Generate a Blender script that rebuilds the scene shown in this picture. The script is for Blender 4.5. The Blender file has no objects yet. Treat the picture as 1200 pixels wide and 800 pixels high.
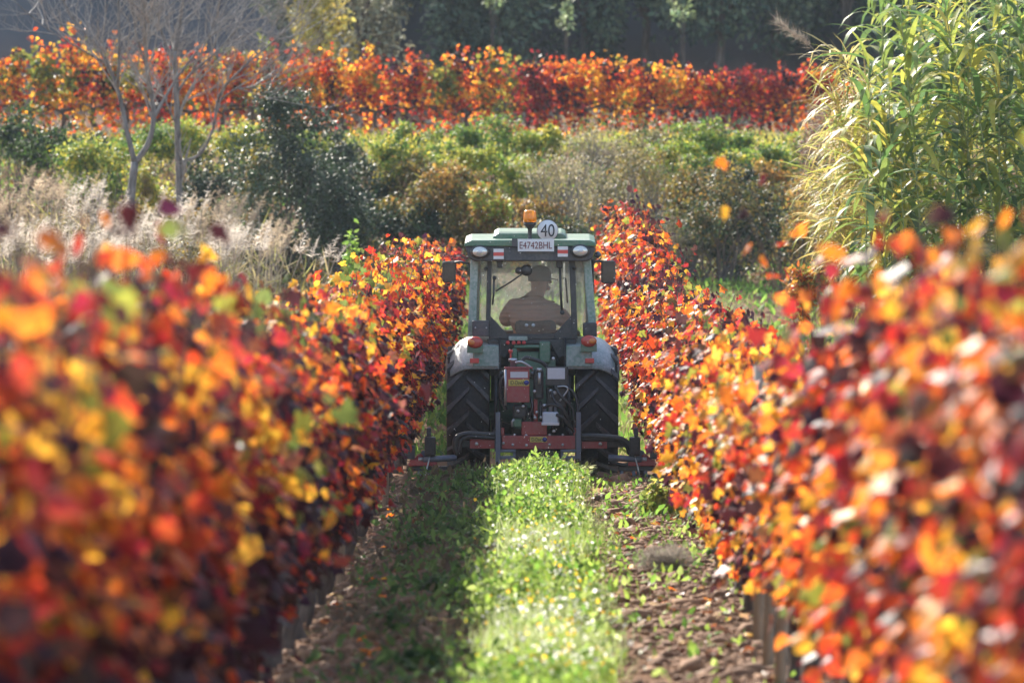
import bpy, bmesh, math, random
import numpy as np
from mathutils import Vector, Matrix

R = math.radians
rng = np.random.default_rng(11)
random.seed(11)
scene = bpy.context.scene
C = bpy.context.collection

# ------------------------------------------------------------------ camera
F = 6667.0                      # focal length in photo pixels (1200 wide): 200 mm on 36 mm
H = 2.15                        # camera height
VX, VY = 624.0, 290.0           # vanishing point of the lane in the photo
cam_d = bpy.data.cameras.new('camera'); cam = bpy.data.objects.new('camera', cam_d); C.objects.link(cam)
cam_d.sensor_width = 36; cam_d.lens = 200; cam_d.clip_start = 0.5; cam_d.clip_end = 2000
cam.location = (0, 0, H)
cam.rotation_euler = (R(90) - math.atan((400 - VY) / F), 0, math.atan((VX - 600) / F))
cam_d.dof.use_dof = True; cam_d.dof.focus_distance = 52.5; cam_d.dof.aperture_fstop = 3.8
cam_d.dof.aperture_blades = 9
scene.camera = cam

# ------------------------------------------------------------------ world, sun, exposure
SUN_EL, SUN_AZ = 36.0, 24.0     # elevation; degrees to the side of the lane direction
w = bpy.data.worlds.new('World'); scene.world = w; w.use_nodes = True
nt = w.node_tree; bg = nt.nodes['Background']
sky = nt.nodes.new('ShaderNodeTexSky'); sky.sky_type = 'NISHITA'; sky.sun_disc = False
sky.sun_elevation = R(SUN_EL); sky.sun_rotation = R(-SUN_AZ)
sky.air_density = 1.0; sky.dust_density = 2.0
nt.links.new(sky.outputs[0], bg.inputs[0]); bg.inputs[1].default_value = 0.15
sl = bpy.data.lights.new('sun', 'SUN'); so = bpy.data.objects.new('sun', sl); C.objects.link(so)
sl.energy = 4.2; sl.angle = R(0.5); sl.color = (1.0, 0.93, 0.82)
sdir = Vector((-math.sin(R(SUN_AZ)) * math.cos(R(SUN_EL)), math.cos(R(SUN_AZ)) * math.cos(R(SUN_EL)), math.sin(R(SUN_EL))))
so.rotation_euler = sdir.to_track_quat('Z', 'Y').to_euler(); so.location = sdir * 200
scene.view_settings.view_transform = 'Standard'; scene.view_settings.look = 'None'
scene.view_settings.gamma = 1.0; scene.view_settings.exposure = 1.4
scene.render.engine = 'CYCLES'
cy = scene.cycles
cy.use_denoising = True; cy.max_bounces = 8; cy.transparent_max_bounces = 12
cy.transmission_bounces = 6; cy.diffuse_bounces = 4; cy.glossy_bounces = 3; cy.volume_bounces = 1
cy.sample_clamp_indirect = 6.0

def P(px, py, Y):               # photo pixel at depth Y
    return Vector(((px - VX) / F * Y, Y, H - (py - VY) / F * Y))

# ------------------------------------------------------------------ helpers: objects
def tag(o, label=None, cat=None, group=None, kind=None):
    if label: o['label'] = label
    if cat: o['category'] = cat
    if group: o['group'] = group
    if kind: o['kind'] = kind
    return o

def link(name, me, parent=None, loc=(0, 0, 0)):
    o = bpy.data.objects.new(name, me); C.objects.link(o)
    if parent is not None: o.parent = parent
    o.location = loc
    return o

def empty(name, loc, label, cat, group=None):
    o = bpy.data.objects.new(name, None); C.objects.link(o); o.location = loc
    o.empty_display_size = 0.2
    return tag(o, label, cat, group)

def tri_mesh(name, V, T, mat, col=None, smooth=False):
    me = bpy.data.meshes.new(name)
    V = np.ascontiguousarray(V, dtype=np.float32); T = np.ascontiguousarray(T, dtype=np.int32)
    n, m = len(V), len(T)
    me.vertices.add(n); me.vertices.foreach_set('co', V.ravel())
    me.loops.add(3 * m); me.loops.foreach_set('vertex_index', T.ravel())
    me.polygons.add(m)
    me.polygons.foreach_set('loop_start', np.arange(0, 3 * m, 3, dtype=np.int32))
    try: me.polygons.foreach_set('loop_total', np.full(m, 3, dtype=np.int32))
    except Exception: pass
    if smooth: me.polygons.foreach_set('use_smooth', np.ones(m, dtype=bool))
    if col is not None:
        a = me.attributes.new('col', 'FLOAT_COLOR', 'POINT')
        c4 = np.ones((n, 4), dtype=np.float32); c4[:, :3] = col
        a.data.foreach_set('color', c4.ravel())
    me.update(calc_edges=True); me.validate()
    me.materials.append(mat)
    return me

class MB:                                                # collects shapes for one mesh
    def __init__(s): s.v = []; s.f = []; s.sm = []
    def add(s, vs, fs, smooth=False):
        b = len(s.v); s.v += [tuple(v) for v in vs]
        for f in fs: s.f.append([b + i for i in f]); s.sm.append(smooth)
        return s
    def box(s, x0, x1, y0, y1, z0, z1):
        vs = [(x, y, z) for z in (z0, z1) for y in (y0, y1) for x in (x0, x1)]
        return s.add(vs, [(0, 2, 3, 1), (4, 5, 7, 6), (0, 1, 5, 4), (2, 6, 7, 3), (0, 4, 6, 2), (1, 3, 7, 5)])
    def prism(s, poly, y0, y1):                          # poly in x,z
        n = len(poly)
        vs = [(x, y0, z) for x, z in poly] + [(x, y1, z) for x, z in poly]
        fs = [tuple(range(n)), tuple(range(2 * n - 1, n - 1, -1))] + [(i, i + n, (i + 1) % n + n, (i + 1) % n) for i in range(n)]
        return s.add(vs, fs)
    def prism_x(s, poly, x0, x1):                        # poly in y,z
        n = len(poly)
        vs = [(x0, y, z) for y, z in poly] + [(x1, y, z) for y, z in poly]
        fs = [tuple(range(n)), tuple(range(2 * n - 1, n - 1, -1))] + [(i, i + n, (i + 1) % n + n, (i + 1) % n) for i in range(n)]
        return s.add(vs, fs)
    def tube(s, pts, r, n=8, cap=True):
        pts = [Vector(p) for p in pts]; k = len(pts)
        rs = r if isinstance(r, (list, tuple)) else [r] * k
        vs, fs = [], []
        prev = None
        for i, p in enumerate(pts):
            d = (pts[min(i + 1, k - 1)] - pts[max(i - 1, 0)]).normalized()
            if prev is None:
                u = d.orthogonal().normalized()
            else:
                u = (prev - d * prev.dot(d)).normalized()
            prev = u; v = d.cross(u)
            for j in range(n):
                a = 2 * math.pi * j / n
                vs.append(p + (u * math.cos(a) + v * math.sin(a)) * rs[i])
        for i in range(k - 1):
            for j in range(n):
                a, b = i * n + j, i * n + (j + 1) % n
                fs.append((a, b, b + n, a + n))
        if cap: fs += [tuple(range(n - 1, -1, -1)), tuple(range((k - 1) * n, k * n))]
        return s.add(vs, fs, True)
    def lathe(s, prof, c, axis='z', n=20, sx=1.0):       # prof of (r, h)
        vs, fs = [], []
        for r, h in prof:
            for j in range(n):
                a = 2 * math.pi * j / n; p, q = r * math.cos(a) * sx, r * math.sin(a)
                vs.append((c[0] + p, c[1] + q, c[2] + h) if axis == 'z' else
                          (c[0] + h, c[1] + p, c[2] + q) if axis == 'x' else (c[0] + p, c[1] + h, c[2] + q))
        for i in range(len(prof) - 1):
            for j in range(n):
                a, b = i * n + j, i * n + (j + 1) % n
                fs.append((a, b, b + n, a + n))
        fs += [tuple(range(n)), tuple(range((len(prof) - 1) * n, len(prof) * n))]
        return s.add(vs, fs, True)
    def mesh(s, name, mat):
        me = bpy.data.meshes.new(name); me.from_pydata(s.v, [], s.f)
        me.polygons.foreach_set('use_smooth', s.sm); me.update(); me.materials.append(mat)
        bm = bmesh.new(); bm.from_mesh(me); bmesh.ops.recalc_face_normals(bm, faces=bm.faces); bm.to_mesh(me); bm.free()
        return me
    def build(s, name, mat, parent=None, loc=(0, 0, 0), bevel=0.0):
        o = link(name, s.mesh(name, mat), parent, loc)
        if bevel:
            m = o.modifiers.new('bevel', 'BEVEL'); m.width = bevel; m.segments = 2; m.limit_method = 'ANGLE'; m.angle_limit = R(35)
        return o

def arc(pts, n=10):                                      # smooth curve through control points (Catmull-Rom)
    p = [Vector(q) for q in pts]; p = [p[0] * 2 - p[1]] + p + [p[-1] * 2 - p[-2]]; out = []
    for i in range(1, len(p) - 2):
        for k in range(n):
            t = k / n; a, b, c, d = p[i - 1], p[i], p[i + 1], p[i + 2]
            out.append(0.5 * ((2 * b) + (c - a) * t + (2 * a - 5 * b + 4 * c - d) * t * t + (3 * b - a - 3 * c + d) * t ** 3))
    out.append(p[-2]); return out

# ------------------------------------------------------------------ helpers: materials
def mat_new(name):
    m = bpy.data.materials.new(name); m.use_nodes = True
    return m, m.node_tree.nodes, m.node_tree.links, m.node_tree.nodes['Principled BSDF']

def paint(name, col, rough=0.5, metal=0.0, dust=0.25, dustcol=(0.30, 0.27, 0.22), scale=6.0, spec=0.5):
    m, N, L, b = mat_new(name)
    tc = N.new('ShaderNodeTexCoord'); no = N.new('ShaderNodeTexNoise'); no.inputs['Scale'].default_value = scale
    no.inputs['Detail'].default_value = 8; no.inputs['Roughness'].default_value = 0.7
    cr = N.new('ShaderNodeValToRGB'); cr.color_ramp.elements[0].position = 0.38; cr.color_ramp.elements[1].position = 0.66
    cr.color_ramp.elements[0].color = (dust * .35,) * 3 + (1,); cr.color_ramp.elements[1].color = (min(1, dust * 1.7),) * 3 + (1,)
    mx = N.new('ShaderNodeMix'); mx.data_type = 'RGBA'
    n2 = N.new('ShaderNodeTexNoise'); n2.inputs['Scale'].default_value = scale * 7; n2.inputs['Detail'].default_value = 5; L.new(tc.outputs['Object'], n2.inputs['Vector'])
    av = N.new('ShaderNodeMix'); av.inputs['Factor'].default_value = .45; L.new(no.outputs[0], av.inputs[2]); L.new(n2.outputs[0], av.inputs[3])
    L.new(tc.outputs['Object'], no.inputs['Vector']); L.new(av.outputs[0], cr.inputs[0]); L.new(cr.outputs[0], mx.inputs['Factor'])
    mx.inputs[6].default_value = (*col, 1); mx.inputs[7].default_value = (*dustcol, 1)
    L.new(mx.outputs[2], b.inputs['Base Color'])
    b.inputs['Roughness'].default_value = rough; b.inputs['Metallic'].default_value = metal
    b.inputs['Specular IOR Level'].default_value = spec
    bp = N.new('ShaderNodeBump'); bp.inputs['Strength'].default_value = 0.12; bp.inputs['Distance'].default_value = 0.01
    L.new(no.outputs[0], bp.inputs['Height']); L.new(bp.outputs[0], b.inputs['Normal'])
    return m

def leaf_mat(name, trans=0.45, rough=0.4, spec=0.5, tboost=1.5, varia=0.3, nscale=9.0, hue=.012):
    m, N, L, b = mat_new(name)
    at = N.new('ShaderNodeAttribute'); at.attribute_name = 'col'
    tc = N.new('ShaderNodeTexCoord'); no = N.new('ShaderNodeTexNoise'); no.inputs['Scale'].default_value = nscale; no.inputs['Detail'].default_value = 4
    hs = N.new('ShaderNodeHueSaturation')
    mr = N.new('ShaderNodeMapRange'); mr.inputs[1].default_value = .3; mr.inputs[2].default_value = .7
    mr.inputs[3].default_value = 1 - varia; mr.inputs[4].default_value = 1 + varia
    L.new(tc.outputs['Object'], no.inputs['Vector']); L.new(no.outputs[0], mr.inputs[0]); L.new(mr.outputs[0], hs.inputs['Value'])
    nb = N.new('ShaderNodeTexNoise'); nb.inputs['Scale'].default_value = nscale * 1.7; nb.inputs['Detail'].default_value = 3; L.new(tc.outputs['Object'], nb.inputs['Vector'])
    mh = N.new('ShaderNodeMapRange'); mh.inputs[1].default_value = .3; mh.inputs[2].default_value = .7; mh.inputs[3].default_value = .5 - hue; mh.inputs[4].default_value = .5 + hue
    L.new(nb.outputs[0], mh.inputs[0]); L.new(mh.outputs[0], hs.inputs['Hue'])
    L.new(at.outputs['Color'], hs.inputs['Color']); L.new(hs.outputs[0], b.inputs['Base Color'])
    b.inputs['Roughness'].default_value = rough; b.inputs['Specular IOR Level'].default_value = spec
    tb = N.new('ShaderNodeBsdfTranslucent'); mt = N.new('ShaderNodeMix'); mt.data_type = 'RGBA'; mt.blend_type = 'MULTIPLY'; mt.inputs['Factor'].default_value = 1
    L.new(hs.outputs[0], mt.inputs[6]); mt.inputs[7].default_value = (tboost,) * 3 + (1,); mt.clamp_result = False
    L.new(mt.outputs[2], tb.inputs[0])
    ms = N.new('ShaderNodeMixShader'); ms.inputs[0].default_value = trans
    out = N['Material Output']
    L.new(b.outputs[0], ms.inputs[1]); L.new(tb.outputs[0], ms.inputs[2]); L.new(ms.outputs[0], out.inputs[0])
    return m

def wood(name, c0, c1, scale=(30, 30, 4)):
    m, N, L, b = mat_new(name)
    tc = N.new('ShaderNodeTexCoord'); mp = N.new('ShaderNodeMapping'); mp.inputs['Scale'].default_value = scale
    no = N.new('ShaderNodeTexNoise'); no.inputs['Scale'].default_value = 1; no.inputs['Detail'].default_value = 6
    cr = N.new('ShaderNodeValToRGB'); cr.color_ramp.elements[0].color = (*c0, 1); cr.color_ramp.elements[1].color = (*c1, 1)
    cr.color_ramp.elements[0].position = .3; cr.color_ramp.elements[1].position = .7
    bp = N.new('ShaderNodeBump'); bp.inputs['Strength'].default_value = .6; bp.inputs['Distance'].default_value = .01
    L.new(tc.outputs['Object'], mp.inputs[0]); L.new(mp.outputs[0], no.inputs['Vector']); L.new(no.outputs[0], cr.inputs[0])
    L.new(cr.outputs[0], b.inputs['Base Color']); L.new(no.outputs[0], bp.inputs['Height']); L.new(bp.outputs[0], b.inputs['Normal'])
    b.inputs['Roughness'].default_value = .9
    return m

def glass(name, tint=(0.98, 0.99, 0.985), dust=0.12):
    m, N, L, b = mat_new(name)
    N.remove(b)
    tr = N.new('ShaderNodeBsdfTransparent'); tr.inputs[0].default_value = (*tint, 1)
    gl = N.new('ShaderNodeBsdfGlossy'); gl.inputs['Roughness'].default_value = 0.03
    fr = N.new('ShaderNodeFresnel'); fr.inputs[0].default_value = 1.5
    df = N.new('ShaderNodeBsdfDiffuse'); df.inputs[0].default_value = (.5, .5, .45, 1)
    dt = N.new('ShaderNodeBsdfTranslucent'); dt.inputs[0].default_value = (.6, .58, .5, 1)
    dm = N.new('ShaderNodeMixShader'); dm.inputs[0].default_value = .5
    L.new(df.outputs[0], dm.inputs[1]); L.new(dt.outputs[0], dm.inputs[2])
    m1 = N.new('ShaderNodeMixShader'); m2 = N.new('ShaderNodeMixShader')
    L.new(fr.outputs[0], m1.inputs[0]); L.new(tr.outputs[0], m1.inputs[1]); L.new(gl.outputs[0], m1.inputs[2])
    tc = N.new('ShaderNodeTexCoord'); no = N.new('ShaderNodeTexNoise'); no.inputs['Scale'].default_value = 5; no.inputs['Detail'].default_value = 7
    mr = N.new('ShaderNodeMapRange'); mr.inputs[1].default_value = .35; mr.inputs[2].default_value = .7; mr.inputs[3].default_value = dust * .4; mr.inputs[4].default_value = dust * 2.4
    L.new(tc.outputs['Object'], no.inputs['Vector']); L.new(no.outputs[0], mr.inputs[0]); L.new(mr.outputs[0], m2.inputs[0])
    L.new(m1.outputs[0], m2.inputs[1]); L.new(dm.outputs[0], m2.inputs[2]); L.new(m2.outputs[0], N['Material Output'].inputs[0])
    return m

M = {}
M['vine_leaf'] = leaf_mat('vine_leaf', .46, .47, .22, 1.4, .5, 24, .025)
M['leaf'] = leaf_mat('leaf', .36, .5, .25, 1.5, .25, 4)
M['shiny_leaf'] = leaf_mat('shiny_leaf', .25, .45, .3, 1.3, .2, 4)
M['grass'] = leaf_mat('grass', .5, .6, .18, 1.5, .2, 3)
M['cane_leaf'] = leaf_mat('cane_leaf', .45, .45, .3, 1.4, .2, 5)
M['plume'] = leaf_mat('plume', .5, .8, .1, 1.3, .1, 8)
M['forest'] = leaf_mat('forest', .2, .6, .2, 1.2, .3, 1)
M['bark'] = wood('bark', (.045, .032, .024), (.16, .12, .09))
M['grey_bark'] = wood('grey_bark', (.09, .078, .066), (.27, .24, .21), (20, 20, 5))
M['twig'] = wood('twig', (.22, .19, .16), (.42, .38, .33), (20, 20, 5))
M['stake'] = wood('stake', (.22, .17, .12), (.46, .38, .28))
M['green'] = paint('green_paint', (.03, .15, .072), .36, 0, .3)
M['green_dusty'] = paint('dusty_green_paint', (.06, .18, .11), .45, 0, .75, (.42, .44, .40))
M['fender'] = paint('fender_paint', (.10, .18, .14), .42, 0, .85, (.5, .5, .49), 9)
M['black'] = paint('black_plastic', (.012, .0125, .015), .45, 0, .12)
M['navy'] = paint('dark_plastic', (.022, .026, .04), .45, 0, .18)
M['rubber'] = paint('tyre_rubber', (.014, .014, .016), .75, 0, .3, (.10, .085, .07), 5, .3)
M['lug'] = paint('tyre_lug', (.035, .036, .042), .7, 0, .4, (.19, .165, .14), 6, .3)
M['red'] = paint('red_paint', (.36, .028, .03), .42, 0, .22, (.32, .24, .2))
M['steel'] = paint('blue_grey_steel', (.10, .13, .19), .5, .2, .25)
M['bright_steel'] = paint('bright_steel', (.55, .56, .58), .35, .7, .2)
M['aluminium'] = paint('aluminium', (.55, .62, .70), .4, .3, .15)
M['white'] = paint('white_paint', (.75, .75, .74), .5, 0, .15)
M['silver_label'] = paint('silver_label', (.62, .63, .66), .4, 0, .15)
M['yellow'] = paint('yellow_label', (.70, .56, .09), .5, 0, .2)
M['blue'] = paint('blue_print', (.05, .07, .30), .5, 0, .1)
M['maroon'] = paint('dark_red_print', (.16, .02, .025), .5, 0, .05)
M['ink'] = paint('black_print', (.015, .015, .02), .5, 0, .03)
M['tail'] = paint('tail_lamp_red', (.55, .05, .03), .25, 0, .12)
M['tail_amber'] = paint('tail_lamp_amber', (.75, .22, .03), .25, 0, .12)
M['reflector'] = paint('reflector_red', (.65, .06, .05), .3, 0, .08)
M['lamp'] = paint('lamp_glass', (.75, .74, .66), .15, .4, .1)
M['glass'] = glass('cab_glass', dust=.05)
M['glass_side'] = glass('side_glass', (.96, .985, .97), .16)
M['mirror'] = paint('mirror_face', (.045, .035, .035), .2, .5, .1)
M['seat'] = paint('seat_cloth', (.05, .05, .055), .85, 0, .25)
m_, N_, L_, b_ = mat_new('amber_beacon'); b_.inputs['Base Color'].default_value = (.95, .34, .01, 1); b_.inputs['Roughness'].default_value = .2
b_.inputs['Transmission Weight'].default_value = .35; M['amber'] = m_
M['skin'] = paint('skin', (.55, .32, .24), .55, 0, .05)
M['jacket'] = paint('brown_jacket', (.52, .25, .18), .85, 0, .3, (.6, .38, .3), 14)  # base colour raised to stand in for sunlight missing inside the cab
M['cap'] = paint('grey_cap', (.22, .17, .16), .85, 0, .15)
M['trousers'] = paint('trousers', (.04, .045, .06), .85, 0, .1)
M['clod'] = wood('soil_clod', (.13, .062, .032), (.31, .175, .09), (6, 6, 6))
M['dust_speck'] = paint('dust_speck', (.8, .78, .72), .9, 0, 0)

# ------------------------------------------------------------------ ground
GY = np.array([-60, 0, 57, 65, 75, 85, 92, 95, 102, 112, 128, 136, 141, 170, 210, 300, 700], float)
GZ = np.array([0, 0, .02, .2, .5, 1.0, 1.6, 2.1, 3.85, 4.2, 4.8, 5.5, 7.0, 34, 68, 78, 90], float)
def wob(x, y): return (np.sin(x * 2.1 + y * .37) * np.sin(y * .83 - x * .6) * .5 + np.sin(x * .31 + 1.3) * np.sin(y * .21 + .7) * .5)
def gh(x, y):
    x = np.asarray(x, float); y = np.asarray(y, float)
    ys = y + np.where(y > 58, np.sin(x * .35 + .6) * .8 + np.sin(x * .9) * .25, 0)
    z = (np.interp(ys, GY, GZ) * 2 + np.interp(ys - 1, GY, GZ) + np.interp(ys + 1, GY, GZ)) / 4
    amp = np.clip((y - 57) / 10, 0, 1) * .12 + np.clip((y - 120) / 20, 0, 1) * .6
    return z + wob(x, y) * amp + .015 * np.sin(x * 9 + y * 3.1) * np.sin(y * 7.3 - x * 2) * (np.abs(y - 54.5) > 3.2)
xs = np.unique(np.concatenate([np.linspace(-300, -30, 19), np.linspace(-30, -7, 24), np.linspace(-7, 7, 141), np.linspace(7, 30, 24), np.linspace(30, 300, 19)]))
ys_ = np.unique(np.concatenate([np.linspace(-60, 22, 30), np.linspace(22, 60, 260), np.linspace(60, 112, 160), np.linspace(112, 240, 60), np.linspace(240, 700, 20)]))
gx, gy = np.meshgrid(xs, ys_); gz = gh(gx, gy)
V = np.stack([gx.ravel(), gy.ravel(), gz.ravel()], 1); nx, ny = len(xs), len(ys_)
ii = (np.arange(ny - 1)[:, None] * nx + np.arange(nx - 1)[None]).ravel()
T = np.concatenate([np.stack([ii, ii + 1, ii + nx + 1], 1), np.stack([ii, ii + nx + 1, ii + nx], 1)])
m, N, L, b = mat_new('soil')
tc = N.new('ShaderNodeTexCoord')
def noise(sc, det=6, ro=.6):
    n = N.new('ShaderNodeTexNoise'); n.inputs['Scale'].default_value = sc; n.inputs['Detail'].default_value = det; n.inputs['Roughness'].default_value = ro
    L.new(tc.outputs['Object'], n.inputs['Vector']); return n
n1, n2, n3 = noise(1.1), noise(14, 8, .7), noise(70, 5)
r1 = N.new('ShaderNodeValToRGB'); e = r1.color_ramp.elements
e[0].color = (.11, .054, .028, 1); e[0].position = .3; e[1].color = (.30, .165, .088, 1); e[1].position = .72
L.new(n2.outputs[0], r1.inputs[0])
r2 = N.new('ShaderNodeValToRGB'); r2.color_ramp.elements[0].position = .58; r2.color_ramp.elements[1].position = .72
L.new(n1.outputs[0], r2.inputs[0])
mx = N.new('ShaderNodeMix'); mx.data_type = 'RGBA'; L.new(r2.outputs[0], mx.inputs['Factor']); L.new(r1.outputs[0], mx.inputs[6]); mx.inputs[7].default_value = (.075, .10, .035, 1)
sx = N.new('ShaderNodeSeparateXYZ'); L.new(tc.outputs['Object'], sx.inputs[0]); hm = N.new('ShaderNodeMapRange'); hm.inputs[1].default_value = 5.2; hm.inputs[2].default_value = 7.5; L.new(sx.outputs[2], hm.inputs[0])
mh = N.new('ShaderNodeMix'); mh.data_type = 'RGBA'; L.new(hm.outputs[0], mh.inputs['Factor']); L.new(mx.outputs[2], mh.inputs[6]); mh.inputs[7].default_value = (.105, .105, .105, 1)
L.new(mh.outputs[2], b.inputs['Base Color']); b.inputs['Roughness'].default_value = .95; b.inputs['Specular IOR Level'].default_value = .15
ad = N.new('ShaderNodeMath'); ad.operation = 'ADD'; L.new(n2.outputs[0], ad.inputs[0]); L.new(n3.outputs[0], ad.inputs[1])
bp = N.new('ShaderNodeBump'); bp.inputs['Strength'].default_value = .9; bp.inputs['Distance'].default_value = .03
L.new(ad.outputs[0], bp.inputs['Height']); L.new(bp.outputs[0], b.inputs['Normal'])
M['soil'] = m
ground = link('ground', tri_mesh('ground', V, T, m, smooth=True)); tag(ground, 'brown vineyard soil rising to a terraced wooded slope', 'ground', kind='structure')

# ------------------------------------------------------------------ leaf templates and scattering
def grape_tpl(seed):
    r = np.random.default_rng(seed)
    o = np.array([(0, 0), (.26, -.17), (.50, .03), (.37, .20), (.50, .50), (.22, .50), (0, .86)])
    o[1:6] += r.normal(0, .025, (5, 2))
    l = o[1:6][::-1] * [-1, 1] + r.normal(0, .02, (5, 2))
    out = np.concatenate([o, l]); k = len(out)
    v = np.zeros((k + 1, 3)); v[:k, :2] = out; v[k, :2] = (0, .24)
    v[:, 2] = -.5 * np.abs(v[:, 0]) ** 1.3 * r.uniform(.2, 1.8) - .4 * np.clip(v[:, 1], 0, 1) ** 2 * r.uniform(-.3, 1.6) + r.normal(0, .045, k + 1)
    t = np.array([(k, i, (i + 1) % k) for i in range(k)])
    return v, t
def oval_tpl(wd=.5, fold=.25, tip=-.15):
    v = np.array([(0, 0, 0), (wd / 2, .35, -fold * wd / 2), (0, .5, 0), (-wd / 2, .35, -fold * wd / 2), (wd * .3, .75, tip * .5 - fold * .1), (0, 1, tip), (-wd * .3, .75, tip * .5 - fold * .1)])
    t = np.array([(0, 1, 2), (0, 2, 3), (1, 4, 2), (2, 4, 5), (2, 5, 6), (2, 6, 3)])
    return v, t
def blade_tpl(wd=.06, bend=.3):
    v = np.array([(-wd / 2, 0, 0), (wd / 2, 0, 0), (-wd * .4, .5, bend * .25), (wd * .4, .5, bend * .25), (0, 1, bend)])
    return v, np.array([(0, 1, 3), (0, 3, 2), (2, 3, 4)])
def strip_tpl(wd, curve, fold=.25, n=6):
    vs = []
    for i in range(n + 1):
        t = i / n; a = curve * t
        wy = wd * (math.sin(math.pi * min(1, .18 + .82 * t)) ** .6 if t < 1 else 0) * .5
        wy = max(wy, .002)
        y = math.sin(a) / curve if abs(curve) > .01 else t
        z = -(1 - math.cos(a)) / curve if abs(curve) > .01 else 0
        vs += [(-wy, y, z + fold * wy), (0, y, z), (wy, y, z + fold * wy)]
    ts = []
    for i in range(n):
        a = i * 3
        ts += [(a, a + 1, a + 4), (a, a + 4, a + 3), (a + 1, a + 2, a + 5), (a + 1, a + 5, a + 4)]
    return np.array(vs), np.array(ts)
GRAPE = [grape_tpl(s) for s in range(6)]
def simple_tpl(seed):
    r = np.random.default_rng(seed); v = np.array([(0, 0, 0), (.42, -.02, 0), (.44, .42, 0), (0, .86, 0), (-.44, .42, 0), (-.42, -.02, 0), (0, .3, 0)]) + r.normal(0, .03, (7, 3))
    v[:, 2] += -.45 * np.abs(v[:, 0]) ** 1.2 * r.uniform(.2, 1.6) - .3 * v[:, 1] ** 2 * r.uniform(-.3, 1.5); return v, np.array([(6, i, (i + 1) % 6) for i in range(6)])
GRAPE_FAR = [simple_tpl(s) for s in range(5)]
OVAL = [oval_tpl(.5), oval_tpl(.62, .4, -.3), oval_tpl(.42, .1, .1)]
BLADE = [blade_tpl(.05, .2), blade_tpl(.04, .45), blade_tpl(.07, .1)]
FINE = [blade_tpl(.025, .15), blade_tpl(.02, .4)]

def norm(a): return a / np.maximum(np.linalg.norm(a, axis=-1, keepdims=True), 1e-9)
def scatter(tpls, pos, axis, nrm, size, col, r=rng):
    """leaf-sized faces: base at pos, +Y along axis, +Z along nrm"""
    n = len(pos); pick = r.integers(0, len(tpls), n)
    Y = norm(axis); X = norm(np.cross(Y, nrm)); Z = np.cross(X, Y)
    Vs, Ts, Cs = [], [], []; base = 0
    for k, (tv, tt) in enumerate(tpls):
        i = np.where(pick == k)[0]
        if not len(i): continue
        s = size[i][:, None, None]
        v = pos[i][:, None] + s * (tv[None, :, 0:1] * X[i][:, None] + tv[None, :, 1:2] * Y[i][:, None] + tv[None, :, 2:3] * Z[i][:, None])
        nv = len(tv)
        Vs.append(v.reshape(-1, 3)); Ts.append((tt[None] + (np.arange(len(i)) * nv)[:, None, None] + base).reshape(-1, 3))
        Cs.append(np.repeat(col[i], nv, 0)); base += len(i) * nv
    return np.concatenate(Vs), np.concatenate(Ts), np.concatenate(Cs)
def merge(parts):
    Vs, Ts, Cs, b = [], [], [], 0
    for v, t, c in parts:
        Vs.append(v); Ts.append(t + b); Cs.append(c); b += len(v)
    return np.concatenate(Vs), np.concatenate(Ts), np.concatenate(Cs)

# ------------------------------------------------------------------ grapevines
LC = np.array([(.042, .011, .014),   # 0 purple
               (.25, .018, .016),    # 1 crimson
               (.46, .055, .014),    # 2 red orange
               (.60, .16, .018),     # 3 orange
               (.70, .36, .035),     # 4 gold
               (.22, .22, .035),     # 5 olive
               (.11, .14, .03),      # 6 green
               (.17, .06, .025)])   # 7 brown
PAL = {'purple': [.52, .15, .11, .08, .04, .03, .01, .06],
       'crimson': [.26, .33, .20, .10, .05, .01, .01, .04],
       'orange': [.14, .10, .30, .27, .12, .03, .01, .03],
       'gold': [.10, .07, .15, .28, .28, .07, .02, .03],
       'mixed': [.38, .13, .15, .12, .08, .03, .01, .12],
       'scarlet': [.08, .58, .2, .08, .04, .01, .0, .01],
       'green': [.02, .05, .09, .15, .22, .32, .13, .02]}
WORDS = {'scarlet': 'scarlet', 'purple': 'dark purple', 'crimson': 'crimson', 'orange': 'bright orange',
         'gold': 'golden yellow', 'mixed': 'purple and orange mottled', 'green': 'yellow-green'}
LEAF_OBJ = {}
def leaf_mesh(shape, cls):
    if (shape, cls) not in LEAF_OBJ:
        v, t = GRAPE[shape]
        LEAF_OBJ[(shape, cls)] = tri_mesh('vine_leaf', v, t, M['vine_leaf'], np.repeat(LC[cls][None], len(v), 0), True)
    return LEAF_OBJ[(shape, cls)]

def frame_matrix(p, axis, nrm, s):
    Y = Vector(axis).normalized(); X = Y.cross(Vector(nrm)).normalized(); Z = X.cross(Y)
    m = Matrix.Identity(4)
    for i in range(3): m[i][0], m[i][1], m[i][2], m[i][3] = X[i] * s, Y[i] * s, Z[i] * s, p[i]
    return m

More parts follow.
